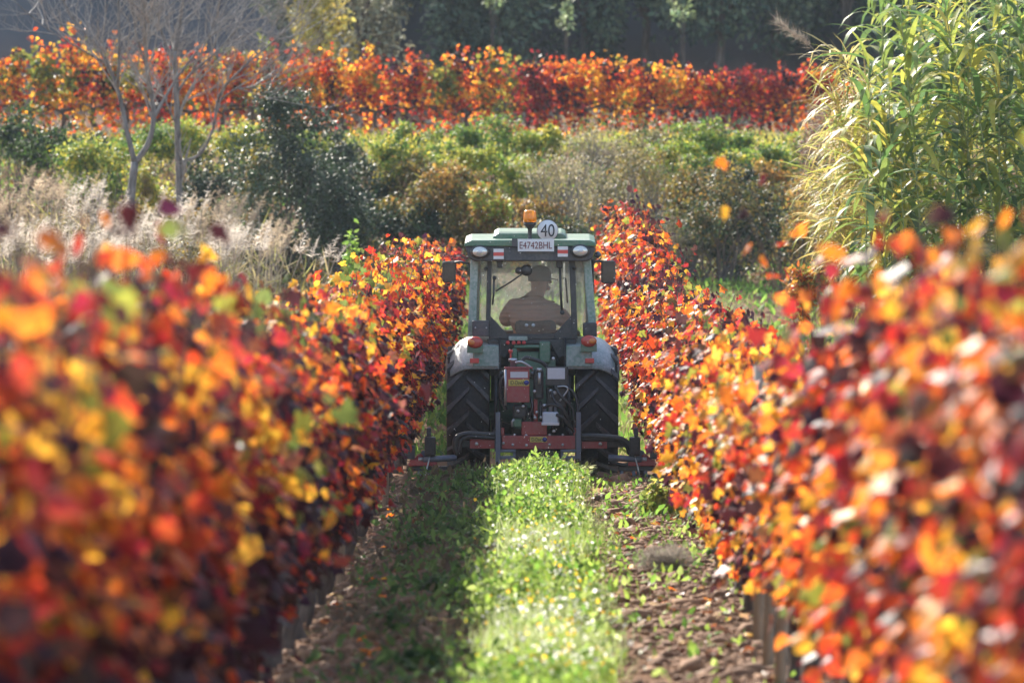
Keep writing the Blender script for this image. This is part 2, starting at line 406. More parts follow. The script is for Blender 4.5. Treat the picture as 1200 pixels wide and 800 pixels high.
def vine(x0, y0, top, pal, label, group, along=(0, 1), nshoot=17, nfill=260, half=.34, low=.42, nleafobj=0, face=0, size=(.042, .116), extra=None, tpl=GRAPE, trunk=True, spread=.62):
    r = np.random.default_rng(int(abs(x0 * 977 + y0 * 131) * 10) % 2 ** 31)
    g = float(gh(x0, y0)); a = np.array([along[0], along[1], 0.]); a /= np.linalg.norm(a); o = np.array([a[1], -a[0], 0.])   # along, across
    root = empty('grapevine', (x0, y0, g), label, 'grapevine', group)
    pw = np.array(PAL[pal]); pw = pw / pw.sum()
    pos, ax, nr, cl = [], [], [], []
    tube = MB()
    def shoot(p0, ctrl, nn, cc):
        pts = arc([p0] + ctrl, 5); tube.tube(pts, [.006 * (1 - .7 * i / len(pts)) + .001 for i in range(len(pts))], 3, False)
        pp = np.array(pts); d = np.r_[0, np.cumsum(np.linalg.norm(np.diff(pp, axis=0), axis=1))]
        for t in np.linspace(.12, 1, nn):
            q = np.array([np.interp(t * d[-1], d, pp[:, k]) for k in range(3)])
            side = np.sign(r.normal()) ; off = o * side * r.uniform(.02, .11) + a * r.normal(0, .06) + np.array([0, 0, r.normal(0, .04)])
            q2 = q + off
            outw = o * np.sign(q2 @ o + r.normal(0, .08)) if abs(q2 @ o) > .02 else o * side
            pos.append(q2); ax.append(outw * r.uniform(.1, .9) + np.array([0, 0, -r.uniform(.1, 1.0)]) + r.normal(0, .35, 3))
            nr.append(outw * r.uniform(.2, 1.) + np.array([0, 0, r.uniform(.0, .9)]) + r.normal(0, .45, 3))
            cl.append(cc if r.random() < .55 else r.choice(8, p=pw))
    for k in range(nshoot):
        s0 = r.uniform(-.5, .5) * spread * 1.6; p0 = a * s0 + o * r.normal(0, .04) + np.array([0, 0, .72 + r.normal(0, .05)])
        cc = r.choice(8, p=pw); tz = top * r.uniform(.80, 1.10); lean = r.normal(0, .17)
        if r.random() < .45:
            sd = np.sign(r.normal()) * half * r.uniform(.6, 1.15)
            zt = top * r.uniform(.66, .95); ze = r.uniform(low, zt * .8); sd *= .45 + .55 * min(1, (ze - low) / .6)
            c = [p0 + o * lean * .3 + np.array([0, 0, .4]), np.array([*(p0[:2] + o[:2] * sd * .6 + a[:2] * r.normal(0, .1)), zt]), np.array([*(p0[:2] + o[:2] * sd + a[:2] * r.normal(0, .18)), ze])]
            shoot(p0, c, int(r.integers(28, 42)), cc)
        else:
            c = [p0 + o * lean * .4 + np.array([0, 0, (tz - .72) * .5]), np.array([*(p0[:2] + o[:2] * lean + a[:2] * r.normal(0, .14)), tz])]
            shoot(p0, c, int(r.integers(24, 36)), cc)
    for (dx, dy, dz) in (extra or []):
        p0 = np.array([0, 0, top * .8]); e_ = np.array([dx, dy, dz])
        shoot(p0, [p0 * .4 + e_ * .6 + np.array([0, 0, .05]), e_], 8, r.choice([2, 3]))
    if nfill:
        s = r.uniform(-.5, .5, nfill) * spread * 1.9; u = r.uniform(-1, 1, nfill); z = low + (top * .93 - low) * r.beta(1.25, 1.1, nfill)
        wd = half * (.30 + .70 * np.clip((z - low) / .75, 0, 1) ** .8) * (1 - .45 * np.clip((z / top - .75) / .25, 0, 1))
        ww = np.sign(u) * np.abs(u) ** .55 * wd
        q = a[None] * s[:, None] + o[None] * ww[:, None]; q[:, 2] = z
        sg = np.sign(u)[:, None] * o[None]
        pos += list(q); ax += list(sg * r.uniform(.1, .8, (nfill, 1)) + np.array([0, 0, -1]) * r.uniform(.2, 1, (nfill, 1)) + r.normal(0, .35, (nfill, 3)))
        nr += list(sg * r.uniform(.3, 1, (nfill, 1)) + np.array([0, 0, 1]) * r.uniform(0, .8, (nfill, 1)) + r.normal(0, .4, (nfill, 3)))
        cl += list(r.choice(8, nfill, p=pw))
    pos, ax, nr, cl = np.array(pos), norm(np.array(ax)), norm(np.array(nr)), np.array(cl)
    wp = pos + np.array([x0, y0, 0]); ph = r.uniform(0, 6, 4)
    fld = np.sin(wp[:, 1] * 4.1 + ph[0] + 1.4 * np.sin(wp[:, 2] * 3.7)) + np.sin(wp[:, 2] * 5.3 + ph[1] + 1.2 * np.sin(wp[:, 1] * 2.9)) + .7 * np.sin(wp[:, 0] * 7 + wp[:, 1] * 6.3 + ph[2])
    if x0 < 0 and y0 < 60: fld = fld + 1.8 * (wp[:, 2] - 1.15)  # this row's lower leaves pushed to dark colours, deepening its shade
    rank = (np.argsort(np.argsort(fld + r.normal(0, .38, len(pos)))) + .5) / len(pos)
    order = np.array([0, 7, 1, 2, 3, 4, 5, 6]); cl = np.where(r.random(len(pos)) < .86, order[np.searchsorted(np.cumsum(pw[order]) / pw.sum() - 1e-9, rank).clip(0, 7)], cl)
    bad = np.abs(np.sum(ax * nr, 1)) > .92; nr[bad] = norm(nr[bad] + o + np.array([.3, .2, .1]))
    sz = size[0] + (size[1] - size[0]) * r.beta(1.5, 2.3, len(pos))
    keep = np.ones(len(pos), bool)
    if nleafobj:                                          # the leaves that stand out on the lane side are objects
        score = pos @ o * face + r.normal(0, .08, len(pos)); idx = np.argsort(-score)[:nleafobj * 4:4]; keep[idx] = False
        for i in idx:
            lf = link('leaf', leaf_mesh(int(r.integers(0, 5)), int(cl[i])), root)
            lf.matrix_local = frame_matrix(pos[i], ax[i], nr[i], sz[i] * 1.05)
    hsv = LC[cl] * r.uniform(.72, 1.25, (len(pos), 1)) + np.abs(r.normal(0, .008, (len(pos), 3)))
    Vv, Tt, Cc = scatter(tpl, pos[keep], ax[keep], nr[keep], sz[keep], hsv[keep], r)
    fo = link('foliage', tri_mesh('foliage', Vv, Tt, M['vine_leaf'], Cc, True), root); fo['kind'] = 'stuff'
    tube.build('shoots', M['bark'], root)
    if trunk:
        tk = MB(); jx, jy = r.normal(0, .05, 2)
        pts = arc([(0, 0, -.06), (jx, jy, .25), (-jx * .6, jy * .5, .5), (0, 0, .74)], 4)
        tk.tube(pts, [.042 * r.uniform(.75, 1.2) + (.02 if i < 2 else 0) for i in range(len(pts))], 8)
        for s in (-1, 1):
            tk.tube(arc([(0, 0, .70), tuple(a * s * .25 + np.array([0, 0, .77])), tuple(a * s * .5 + np.array([0, 0, .74]))], 3), [.03] * 6 + [.018], 6)
        tk.build('trunk', M['bark'], root)
    return root

XL, XR = -1.32, 1.30
def top_left(y): return np.interp(y, [12, 14, 18, 22, 26, 35, 45, 53, 60, 70, 80], [2.12, 2.10, 2.04, 1.92, 1.78, 1.74, 1.82, 1.96, 1.9, 1.74, 1.5])
def top_right(y): return np.interp(y, [12, 14, 16, 20, 23, 26, 29, 34, 40, 46, 53, 60, 66, 72, 80], [2.10, 2.10, 2.12, 2.02, 1.74, 1.5, 1.42, 1.5, 1.56, 1.62, 1.68, 1.88, 2.02, 2.12, 1.95])
rp = random.Random(5)
_tens = ['', '', 'twenty', 'thirty', 'forty']; _one = 'first second third fourth fifth sixth seventh eighth ninth tenth eleventh twelfth thirteenth fourteenth fifteenth sixteenth seventeenth eighteenth nineteenth'.split()
ORD = _one + [w_ for t in (2, 3, 4) for w_ in ([{2: 'twentieth', 3: 'thirtieth', 4: 'fortieth'}[t]] + [_tens[t] + '-' + o for o in _one[:9]])]
rowpalL = [(0, ['mixed', 'orange', 'purple']), (17, ['purple', 'crimson', 'mixed']), (24, ['mixed', 'purple', 'purple']), (30, ['purple', 'mixed', 'purple', 'crimson']), (46, ['orange', 'mixed', 'crimson', 'purple']), (60, ['purple', 'mixed', 'orange'])]  # purple leaves favoured, putting part of this row's shade into leaf colour
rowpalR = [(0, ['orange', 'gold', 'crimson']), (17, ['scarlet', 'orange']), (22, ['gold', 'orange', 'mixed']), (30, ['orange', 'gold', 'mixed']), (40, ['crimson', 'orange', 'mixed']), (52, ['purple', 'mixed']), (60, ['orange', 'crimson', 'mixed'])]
def pick(tab, y):
    c = [p for p0, p in tab if p0 <= y][-1]; return rp.choice(c)
y = 12.5; last = None
while y < 80:
    for side in (-1, 1):
        if side < 0 and y > 79: continue
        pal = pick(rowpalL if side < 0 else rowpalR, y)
        row = 'row shading the wheel track' if side < 0 else 'row along the tilled soil'
        grp = 'grapevines in the ' + row
        k_ = int(round((y - 53.7) / 1.03))
        if k_ == 0: lab = f'{WORDS[pal]} grapevine level with the rear wheel, {row}'
        else: lab = f'{WORDS[pal]} grapevine, {ORD[abs(k_) - 1]} {"ahead of" if k_ > 0 else "behind"} the tractor wheel, {row}'
        top = float(top_left(y) if side < 0 else top_right(y)) + rp.uniform(-.10, .05)
        ex = None
        x0 = (XL if side < 0 else XR) + rp.uniform(-.04, .04)
        if side > 0 and abs(y - 24.8) < .5: ex = [(-.36, .1, 2.44), (-.46, -.2, 2.47), (-.08, .2, 2.27)]
        if side > 0 and abs(y - 17) < .5: ex = [(-.05, 0, 2.27), (.06, .1, 2.24), (-.15, -.1, 2.18)]
        if side > 0 and abs(y - 73) < .5: ex = [(-.1, 0, 2.5), (.1, .2, 2.35)]
        if side < 0 and abs(y - 17.4) < .5: ex = [(.1, 0, 2.2)]
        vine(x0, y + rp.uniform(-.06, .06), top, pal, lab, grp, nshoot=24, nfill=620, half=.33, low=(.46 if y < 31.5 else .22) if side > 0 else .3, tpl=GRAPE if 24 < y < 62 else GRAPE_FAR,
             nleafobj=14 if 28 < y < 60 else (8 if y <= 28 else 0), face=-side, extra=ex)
    y += 1.03

# stakes of the row along the tilled soil and the other row
for side, y, hgt in [(1, 27.6, 1.5), (1, 29.0, 1.45), (1, 30.3, 1.5), (1, 36.5, 1.5), (1, 45, 1.6), (1, 60, 1.7), (-1, 24.6, 1.5), (-1, 36, 1.6), (-1, 47, 1.6), (-1, 62, 1.6)]:
    x = (XR if side > 0 else XL) - side * .10; g = float(gh(x, y)); mb = MB()
    mb.tube([(0, 0, -.08), (.01, 0, .6), (.0, .01, hgt)], [.03, .028, .024], 7)
    o = mb.build('vine_stake', M['stake'], None, (x, y, g))
    tag(o, 'pale wooden stake among the vines of the row ' + ('along the tilled soil' if side > 0 else 'shading the wheel track'), 'stake', 'wooden vine stakes')
for side in (-1, 1):
    for z in (.75, 1.25):
        mb = MB(); x = XR if side > 0 else XL
        mb.tube([(x, yy, float(gh(x, yy)) + z) for yy in np.linspace(11.5, 80, 24)], .003, 4)
        tag(mb.build('trellis_wire', M['bright_steel']), f'{"lower" if z < 1 else "upper"} thin steel trellis wire in the vine row ' + ('along the tilled soil' if side > 0 else 'shading the wheel track'), 'wire')

# terrace row
t0, t1 = P(-60, 0, 105), P(1010, 0, 113); A2 = np.array([t0.x, t0.y]); B2 = np.array([t1.x, t1.y]); Lr = np.linalg.norm(B2 - A2); nv = int(Lr / .62)
for k in range(nv):
    q = A2 + (B2 - A2) * (k + .5) / nv; f = k / nv
    pal = rp.choice(['orange', 'green', 'mixed', 'gold'] if f < .15 else ['orange', 'gold', 'green', 'gold'] if f < .42 else ['green', 'gold', 'green', 'orange'] if f < .58 else ['scarlet', 'green', 'orange'] if f < .66 else ['gold', 'green', 'green'] if f < .80 else ['scarlet', 'scarlet', 'orange'])
    ytop = np.interp(f, [0, .3, .6, 1], [42, 52, 62, 84]); px = VX + q[0] / q[1] * F
    top = float(P(px, ytop, q[1]).z - gh(*q)) + rp.uniform(-.12, .1)
    vine(q[0], q[1], max(top, 1.2), pal, f'{WORDS[pal]} far grapevine, {ORD[nv - 1 - k]} from the cane end of the terrace row', 'grapevines in the terrace row above the bank',
         along=tuple((B2 - A2) / Lr), nshoot=11, nfill=230, half=.3, low=.12, size=(.07, .125), spread=.5, tpl=GRAPE_FAR)

# ------------------------------------------------------------------ shrubs, bank cover
def shrub(name, c, rad, n, size, cols, label, cat='shrub', group=None, mat='leaf', lumps=9, twig=14, twigcol='bark', tpl=OVAL, seed=None, droop=.2, flat=.0, stem=None):
    r = np.random.default_rng(seed if seed is not None else int(abs(c[0] * 331 + c[1] * 97 + n)))
    g = float(gh(c[0], c[1])); root = empty(name, (c[0], c[1], g), label, cat, group)
    cz = c[2] - g; rad = np.array(rad)
    lc = norm(r.normal(0, 1, (lumps, 3))) * r.uniform(.35, .8, (lumps, 1)) ; lr = r.uniform(.2, .5, lumps)
    lc[:, 2] *= 1.15; k = r.integers(0, lumps, n); d = norm(r.normal(0, 1, (n, 3))); rr = r.uniform(.2, 1.1, (n, 1)) ** .6
    u = lc[k] + d * lr[k][:, None] * rr
    sp = norm(r.normal(0, 1, (lumps * 4, 3)) + [0, 0, .5]); ks = r.integers(0, lumps * 4, n); on = r.random(n) < .38      # sprigs standing out
    u[on] = (lc[ks % lumps] * .9 + sp[ks] * (r.uniform(.1, 1, (n, 1)) * (.35 + .5 * ((ks * 37 % 10) / 10)[:, None])) + r.normal(0, .035, (n, 3)))[on]
    pos = u * rad + np.array([0, 0, cz])
    pos[:, 2] = np.maximum(pos[:, 2], gh(pos[:, 0] + c[0], pos[:, 1] + c[1]) - g + .02)
    ax = d + r.normal(0, .6, (n, 3)) + np.array([0, 0, -droop]); nr = d * .6 + np.array([0, 0, .6]) + r.normal(0, .5, (n, 3))
    cols = np.array(cols); lcix = r.integers(0, len(cols), lumps)
    ci = np.where(r.random(n) < .55, lcix[k], r.integers(0, len(cols), n))
    col = cols[ci] * r.uniform(.65, 1.3, (n, 1))
    Vv, Tt, Cc = scatter(tpl, pos, norm(ax), norm(nr), r.uniform(size * .6, size * 1.3, n), col, r)
    fo = link('foliage', tri_mesh('foliage', Vv, Tt, M[mat], Cc), root); fo['kind'] = 'stuff'
    mb = MB()
    for i in range(twig):
        e_ = lc[i % lumps] * rad * r.uniform(.8, 1.35) + np.array([0, 0, cz]) + r.normal(0, .12, 3) * rad; e_[2] = max(e_[2], .2)
        b0 = np.array([r.normal(0, .12), r.normal(0, .12), -.05])
        mid = b0 * .5 + e_ * .5 + r.normal(0, .12, 3); mid[2] = max(mid[2], .05)
        mb.tube(arc([b0, mid, e_], 4), [q_ * (stem or min(1, rad[0] * 1.1)) for q_ in (.022, .02, .017, .015, .013, .011, .009, .006, .003)], 5)
    if twig: mb.build('stems', M[twigcol], root)
    return root

GRN = [(.06, .12, .03), (.10, .19, .035), (.17, .27, .05)]
YGR = [(.26, .33, .05), (.38, .38, .06), (.18, .26, .04), (.5, .42, .06)]
DRK = [(.03, .05, .022), (.042, .075, .03), (.055, .09, .04), (.02, .032, .015)]
OLV = [(.16, .15, .035), (.28, .21, .045), (.10, .11, .03), (.22, .13, .035)]
ORG = [(.40, .22, .05), (.5, .3, .07), (.3, .14, .04), (.22, .2, .05)]
GRY = [(.27, .23, .15), (.34, .29, .19), (.20, .18, .09), (.34, .29, .12)]
def S(px, py, Y, wpx, hpx, n, size, cols, label, **k):
    p = P(px, py, Y); s = Y / F
    return shrub(k.pop('name', 'shrub'), p, (wpx * s, max(wpx, hpx) * s * .8, hpx * s), n, size, cols, label, **k)
S(325, 185, 91, 95, 80, 9000, .07, DRK + [(.10, .13, .09)], 'large dark glossy evergreen bush on the bank beside the bare trees', mat='shiny_leaf', lumps=16, name='evergreen_bush')
S(395, 250, 89, 62, 75, 5000, .065, DRK, 'dark evergreen bush in deep shade below the terrace edge', mat='shiny_leaf', lumps=12, name='evergreen_bush')
S(115, 190, 93, 70, 38, 3200, .07, YGR + GRN, 'yellow-green bush on the bank behind the forked bare tree')
S(30, 165, 95, 60, 40, 3000, .07, GRN + DRK, 'green bush under the orange end of the terrace row')
S(450, 190, 95, 62, 26, 3000, .07, GRN + YGR, 'bright green low bush at the lip of the terrace', flat=1)
S(545, 195, 95, 45, 28, 2500, .07, YGR, 'pale yellow-green bush on the terrace lip behind the beacon')
S(520, 235, 91, 40, 45, 2600, .075, ORG + OLV, 'orange-brown autumn bush on the bank above the first row')
S(470, 255, 91, 38, 42, 2400, .07, OLV + DRK, 'dull olive bush between the dark evergreen and the orange bush')
S(575, 245, 90, 34, 40, 2200, .07, ORG + YGR, 'mottled yellow bush right behind the tractor roof')
S(665, 225, 91, 72, 60, 4200, .045, GRY, 'grey twiggy half-bare bush above the tractor roof', twig=70, twigcol='grey_bark', lumps=14, name='twiggy_bush')
S(750, 215, 92, 50, 50, 2800, .045, GRY + OLV, 'grey-olive twiggy bush next to the larger half-bare bush', twig=45, twigcol='grey_bark', lumps=10, name='twiggy_bush')
S(845, 250, 90, 70, 62, 5200, .06, OLV + DRK, 'dark olive bush on the bank above the grass patch', lumps=14)
S(800, 185, 96, 55, 22, 2200, .07, YGR + GRN, 'yellow-green low bush on the terrace lip over the olive bush')
S(890, 185, 96, 52, 26, 2200, .07, GRN + YGR, 'green low bush at the terrace lip under the crimson vines')
S(925, 255, 88, 42, 50, 2800, .055, OLV + ORG, 'brown-olive bush beside the cane stand')
S(960, 170, 92, 42, 55, 2600, .05, [(.24, .14, .10), (.30, .2, .14), (.16, .1, .07)], 'dry reddish-brown brush between crimson vines and canes', twig=40)
S(640, 280, 88, 60, 30, 2200, .055, DRK + OLV, 'low dark bush hidden behind the tractor roof')
S(945, 335, 72, 26, 42, 1300, .08, [(.6, .3, .05), (.6, .16, .03), (.4, .06, .03), (.5, .4, .06), (.2, .2, .04)], 'small yellow and orange leaved bush at the foot of the canes', lumps=7)
S(210, 300, 76, 55, 24, 1500, .05, OLV + GRY, 'low weathered bush at the foot of the pale reeds')

BK = {'dark evergreen': DRK, 'olive': OLV, 'rusty orange': ORG + OLV, 'bright green': GRN + YGR[:2], 'grey twiggy': GRY + OLV[:1], 'yellow-green': YGR}
def bank_row(tier, py, Y, step, words, w_, h_, n):
    for k, wd_ in enumerate(words):
        px = 985 - step * k + rp.uniform(-12, 12)
        S(px, py + rp.uniform(-8, 8), Y + rp.uniform(-.5, .5), w_ * rp.uniform(.85, 1.2), h_ * rp.uniform(.85, 1.2), n, .045 if 'twig' in wd_ else .072, BK[wd_],
          f'{wd_} bush, {ORD[k]} from the canes along the {tier} bank', group=f'bushes along the {tier} bank', lumps=11, mat='shiny_leaf' if 'dark' in wd_ else 'leaf', twig=40 if 'twig' in wd_ else 12, twigcol='grey_bark' if 'twig' in wd_ else 'bark', name='bank_bush')
_D, _O, _R, _G, _T, _Y = 'dark evergreen', 'olive', 'rusty orange', 'bright green', 'grey twiggy', 'yellow-green'  # dark bushes on lower tiers also put the bank's shade into leaf colour
bank_row('lower', 275, 91, 62, [_O, _D, _D, _T, _T, _R, _R, _O, _D, _D, _D, _D, _O, _O], 48, 42, 2600)
bank_row('middle', 222, 94.5, 62, [_O, _R, _D, _O, _T, _T, _Y, _R, _O, _D, _D, _O, _D, _Y, _G], 46, 38, 2600)
bank_row('upper', 172, 99, 58, [_O, _Y, _G, _G, _T, _T, _Y, _G, _G, _G, _D, _G, _Y, _Y, _G, _D, _D], 42, 26, 2200)

# bank ground cover, one uncountable mass
def cover(name, n, xr, yr, size, cols, label, mat='leaf', tpl=OVAL, hmax=.3, clump=1.2, seed=1, up=.6, dens=None, cat='undergrowth', hfun=None, lumpy=False):
    r = np.random.default_rng(seed)
    x = r.uniform(*xr, n * 3); yv = r.uniform(*yr, n * 3)
    f = .5 + .5 * np.sin(x * 2.3 * clump + 1.7 * np.sin(yv * 1.1 * clump + seed)) * np.sin(yv * 1.9 * clump + 1.3 * np.sin(x * 1.7 + seed))
    pr = f * .8 + .2
    if dens is not None: pr = pr * dens(x, yv)
    k = np.where(r.random(n * 3) < pr)[0][:n]; x, yv, f = x[k], yv[k], f[k]; n = len(k)
    f2 = .5 + .5 * np.sin(x * 3.1 + 2 * np.sin(yv * 2.3 + seed)) * np.cos(yv * 3.7 + 1.5 * np.sin(x * 4.1)); f = f * (.35 + .65 * f2) if lumpy else f
    hh = hmax * (.22 + .78 * f) * (hfun(x, yv) if hfun else 1)
    pos = np.stack([x, yv, gh(x, yv) + hh * r.uniform(0, 1, n) ** .8], 1)
    ax = r.normal(0, .6, (n, 3)) + np.array([0, 0, up]); nr = r.normal(0, .5, (n, 3)) + np.array([0, -.2, .8])
    cols = np.array(cols)
    ci = (np.sin(x * 1.3 + seed) + np.sin(yv * .9 + 2 * x) + r.normal(0, 1.2, n)) ; ci = np.clip(((ci + 3) / 6 * len(cols)).astype(int), 0, len(cols) - 1)
    Vv, Tt, Cc = scatter(tpl, pos, norm(ax), norm(nr), r.uniform(size * .6, size * 1.35, n), cols[ci] * r.uniform(.7, 1.3, (n, 1)), r)
    return tag(link(name, tri_mesh(name, Vv, Tt, M[mat], Cc)), label, cat, kind='stuff')
cover('undergrowth', 34000, (-10, 7.5), (90, 102), .085, DRK + OLV + GRN, 'tangled green and olive undergrowth covering the terrace bank', hmax=.8)
cover('terrace_grass', 16000, (-12, 9), (100.5, 108), .2, YGR + [(.45, .42, .12)], 'yellow-green grass on the terrace edge', mat='grass', tpl=BLADE, hmax=.2, seed=3, up=1.4, cat='grass')
cover('hill_grass', 9000, (-22, 22), (112, 150), .3, [(.13, .12, .10), (.17, .15, .12), (.11, .12, .09)], 'dull grey grass on the shaded hillside', mat='forest', tpl=BLADE, hmax=.2, seed=4, up=1.2, cat='grass')
cover('grass_patch', 16000, (1.9, 6.5), (64, 92), .12, GRN + [(.2, .26, .06), (.22, .25, .12)], 'bright green grass patch beyond the vines', mat='grass', tpl=BLADE + OVAL[:1], hmax=.14, seed=5, up=1.0, cat='grass')
cover('lane_grass', 14000, (-1.2, 1.25), (56.4, 90), .12, GRN + [(.2, .26, .06), (.25, .25, .1)], 'green grass in the lane ahead of the tractor', mat='grass', tpl=BLADE + OVAL[:1], hmax=.14, seed=6, up=1.0, cat='grass')
cover('bank_foot_grass', 12000, (-9, -1.8), (64, 91), .2, [(.25, .22, .06), (.14, .17, .04), (.36, .29, .08), (.2, .2, .1)], 'yellowing grass among the pale reeds', mat='grass', tpl=BLADE, hmax=.35, seed=7, up=1.3, cat='grass')

# weeds in the lane behind the tractor
def strip_d(x0, x1, soft=.12):
    e1 = lambda y: .10 * np.sin(y * 1.7) + .08 * np.sin(y * 4.3 + 1) + .05 * np.sin(y * 9.1); e2 = lambda y: .10 * np.sin(y * 1.3 + 2) + .09 * np.sin(y * 3.7) + .06 * np.sin(y * 8.3 + 1)
    return lambda x, y: np.clip((x - x0 - e1(y)) / soft, 0, 1) * np.clip((x1 + e2(y) - x) / soft, 0, 1) ** 1.5
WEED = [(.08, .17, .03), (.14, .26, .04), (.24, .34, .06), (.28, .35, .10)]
dist = lambda x, y: np.interp(y, [26, 40, 47, 50, 51.3, 52.3], [.8, .95, .95, .8, .55, .4])
cover('strip_weeds', 42000, (-.5, .9), (25, 52.2), .05, WEED, 'bright green leafy weeds on the untilled middle strip', mat='grass', tpl=OVAL, hmax=.48, clump=1.0, seed=8, up=.5, lumpy=True, dens=strip_d(-.30, .38, .25), cat='weeds', hfun=dist)
cover('strip_grass', 30000, (-.5, .9), (25, 52.2), .15, WEED[1:] + [(.32, .37, .18), (.38, .42, .24)], 'fine pale green grass on the untilled middle strip', mat='grass', tpl=FINE + BLADE[:1], hmax=.26, clump=.9, seed=9, up=1.6, lumpy=True, dens=strip_d(-.26, .42, .25), cat='grass', hfun=dist)
cover('shade_weeds', 7000, (-1.25, -.2), (25, 52.5), .07, [(.05, .09, .03), (.075, .125, .04), (.11, .17, .05), (.10, .08, .045), (.12, .09, .06)], 'low green weeds in the shaded wheel track', mat='grass', hmax=.2, clump=1.7, seed=10, up=.4, cat='weeds', dens=lambda x, y: np.clip((x + 1.2) / .7, .08, 1) * np.interp(y, [26, 34, 42, 52], [.25, .5, 1, 1]), lumpy=True)  # darker greens carry the vine row's shade in their colour
cover('track_weeds', 900, (.55, 1.3), (27, 52), .06, WEED, 'scattered green weeds on the tilled soil strip', mat='grass', hmax=.09, clump=2.6, seed=12, up=.5, cat='weeds', dens=lambda x, y: np.interp(y, [27, 34, 40, 52], [.25, .35, .9, .6]))
# small flowers on the strip
def flowers(n, cols, label, name, yr, seed):
    r = np.random.default_rng(seed); x = r.normal(.08, .16, n); yv = yr[0] + (yr[1] - yr[0]) * r.beta(1.0, 1.9, n)
    pos = np.stack([x, yv, gh(x, yv) + r.uniform(.12, .3, n) * dist(x, yv) * 1.25], 1)
    tp = [(np.array([(math.cos(i * math.pi / 3) * (.5 if i % 2 == 0 else .42), math.sin(i * math.pi / 3) * .5, .08) for i in range(6)] + [(0, 0, -.05)]), np.array([(6, i, (i + 1) % 6) for i in range(6)]))]
    ax = r.normal(0, 1, (n, 3)); nr = r.normal(0, .5, (n, 3)) + np.array([0, 0, 1.])
    Vv, Tt, Cc = scatter(tp, pos, norm(ax), norm(nr), r.uniform(.014, .03, n), np.array(cols)[r.integers(0, len(cols), n)], r)
    tag(link(name, tri_mesh(name, Vv, Tt, M['plume'], Cc)), label, 'flowers', kind='stuff')
flowers(1100, [(.75, .75, .68), (.7, .72, .6)], 'tiny white flowers over the middle strip weeds', 'white_flowers', (26, 51), 2)
flowers(420, [(.75, .58, .05), (.8, .5, .05)], 'tiny yellow flowers over the middle strip weeds', 'yellow_flowers', (26, 48), 3)

# soil clods and fallen leaves
def clods(n, xf, yr, size, label, seed):
    r = np.random.default_rng(seed); bm = bmesh.new(); bmesh.ops.create_icosphere(bm, subdivisions=1, radius=1)
    tv = np.array([v.co[:] for v in bm.verts]); tt = np.array([[v.index for v in f.verts] for f in bm.faces]); bm.free()
    tpls = [(tv * r.uniform(.6, 1.15, (len(tv), 1)) * [1, 1, .65], tt) for _ in range(5)]
    x = xf(r, n); yv = r.uniform(*yr, n); s = size * r.lognormal(0, .55, n)
    pos = np.stack([x, yv, gh(x, yv) + s * .15], 1)
    ax = r.normal(0, 1, (n, 3)) * [1, 1, .2]; nr = r.normal(0, .25, (n, 3)) + np.array([0, 0, 1.])
    c = np.ones((n, 3))
    Vv, Tt, Cc = scatter(tpls, pos, norm(ax), norm(nr), s, c, r)
    tag(link('soil_clods', tri_mesh('soil_clods', Vv, Tt, M['clod'], smooth=False)), label, 'soil', kind='stuff')
clods(11000, lambda r, n: r.normal(.92, .24, n), (26, 53), .017, 'crumbly brown clods on the tilled soil strip', 21)
clods(8000, lambda r, n: r.normal(-.92, .26, n), (26, 53), .016, 'crumbly brown clods under the shading vine row', 22)
r = np.random.default_rng(31); n = 480
x = np.where(r.random(n) < .5, r.normal(-.95, .22, n), r.normal(1.0, .22, n)); yv = r.uniform(26, 53, n)
pos = np.stack([x, yv, gh(x, yv) + r.uniform(.01, .05, n)], 1)
fc = np.array([LC[7], (.35, .22, .12), LC[3], (.42, .3, .18), LC[4]])[r.choice(5, n, p=[.4, .25, .1, .17, .08])]
Vv, Tt, Cc = scatter(GRAPE, pos, norm(r.normal(0, 1, (n, 3)) * [1, 1, .25]), norm(r.normal(0, .35, (n, 3)) + [0, 0, 1]), r.uniform(.05, .1, n), fc, r)
tag(link('fallen_leaves', tri_mesh('fallen_leaves', Vv, Tt, M['vine_leaf'], Cc)), 'dry fallen vine leaves scattered on the soil', 'leaves', kind='stuff')
# single plants on the strip edge
p = P(775, 662, 37.5); shrub('dry_weed', (p.x, p.y, .10), (.23, .25, .12), 3200, .10, [(.2, .18, .15), (.28, .25, .21), (.13, .11, .09)], 'grey dry uprooted weed heap on the tilled strip', 'weed', mat='grass', tpl=FINE, twig=0, lumps=8)
p = P(770, 590, 45); shrub('leafy_weed', (p.x, p.y, .14), (.16, .16, .17), 330, .075, [(.2, .3, .06), (.28, .34, .08), (.4, .38, .08)], 'sunlit yellow-green weed standing alone on the tilled strip', 'weed', mat='grass', twig=8, lumps=5)
p = P(800, 606, 46); shrub('leafy_weed', (p.x, p.y, .1), (.14, .14, .13), 240, .07, [(.16, .26, .06), (.28, .34, .08), (.5, .42, .1)], 'small yellowish weed under the vine edge on tilled strip', 'weed', mat='grass', twig=6, lumps=5)
rw = np.random.default_rng(41)
for i in range(16):
    yy = 28 + i * 1.45 + rw.uniform(-.4, .4); xx = [-.12, .3, .05, .42, -.3, .2][i % 6] + rw.uniform(-.08, .08); lit = xx > -.2
    shrub('leafy_weed', (xx, yy, .10), (.13 + .05 * rw.random(), .15, .11 + .05 * rw.random()), 330, .05, [(.12, .24, .03), (.2, .34, .05), (.3, .4, .07)] if i % 3 else [(.3, .34, .16), (.38, .4, .2), (.24, .3, .1)],
          ('bright green' if i % 3 else 'pale feathery') + f' weed clump, {ORD[15 - i]} behind the cultivator along the middle strip', 'weed', 'weed clumps on the middle strip', mat='grass', twig=7, lumps=7, tpl=OVAL if i % 3 else FINE + OVAL[2:])
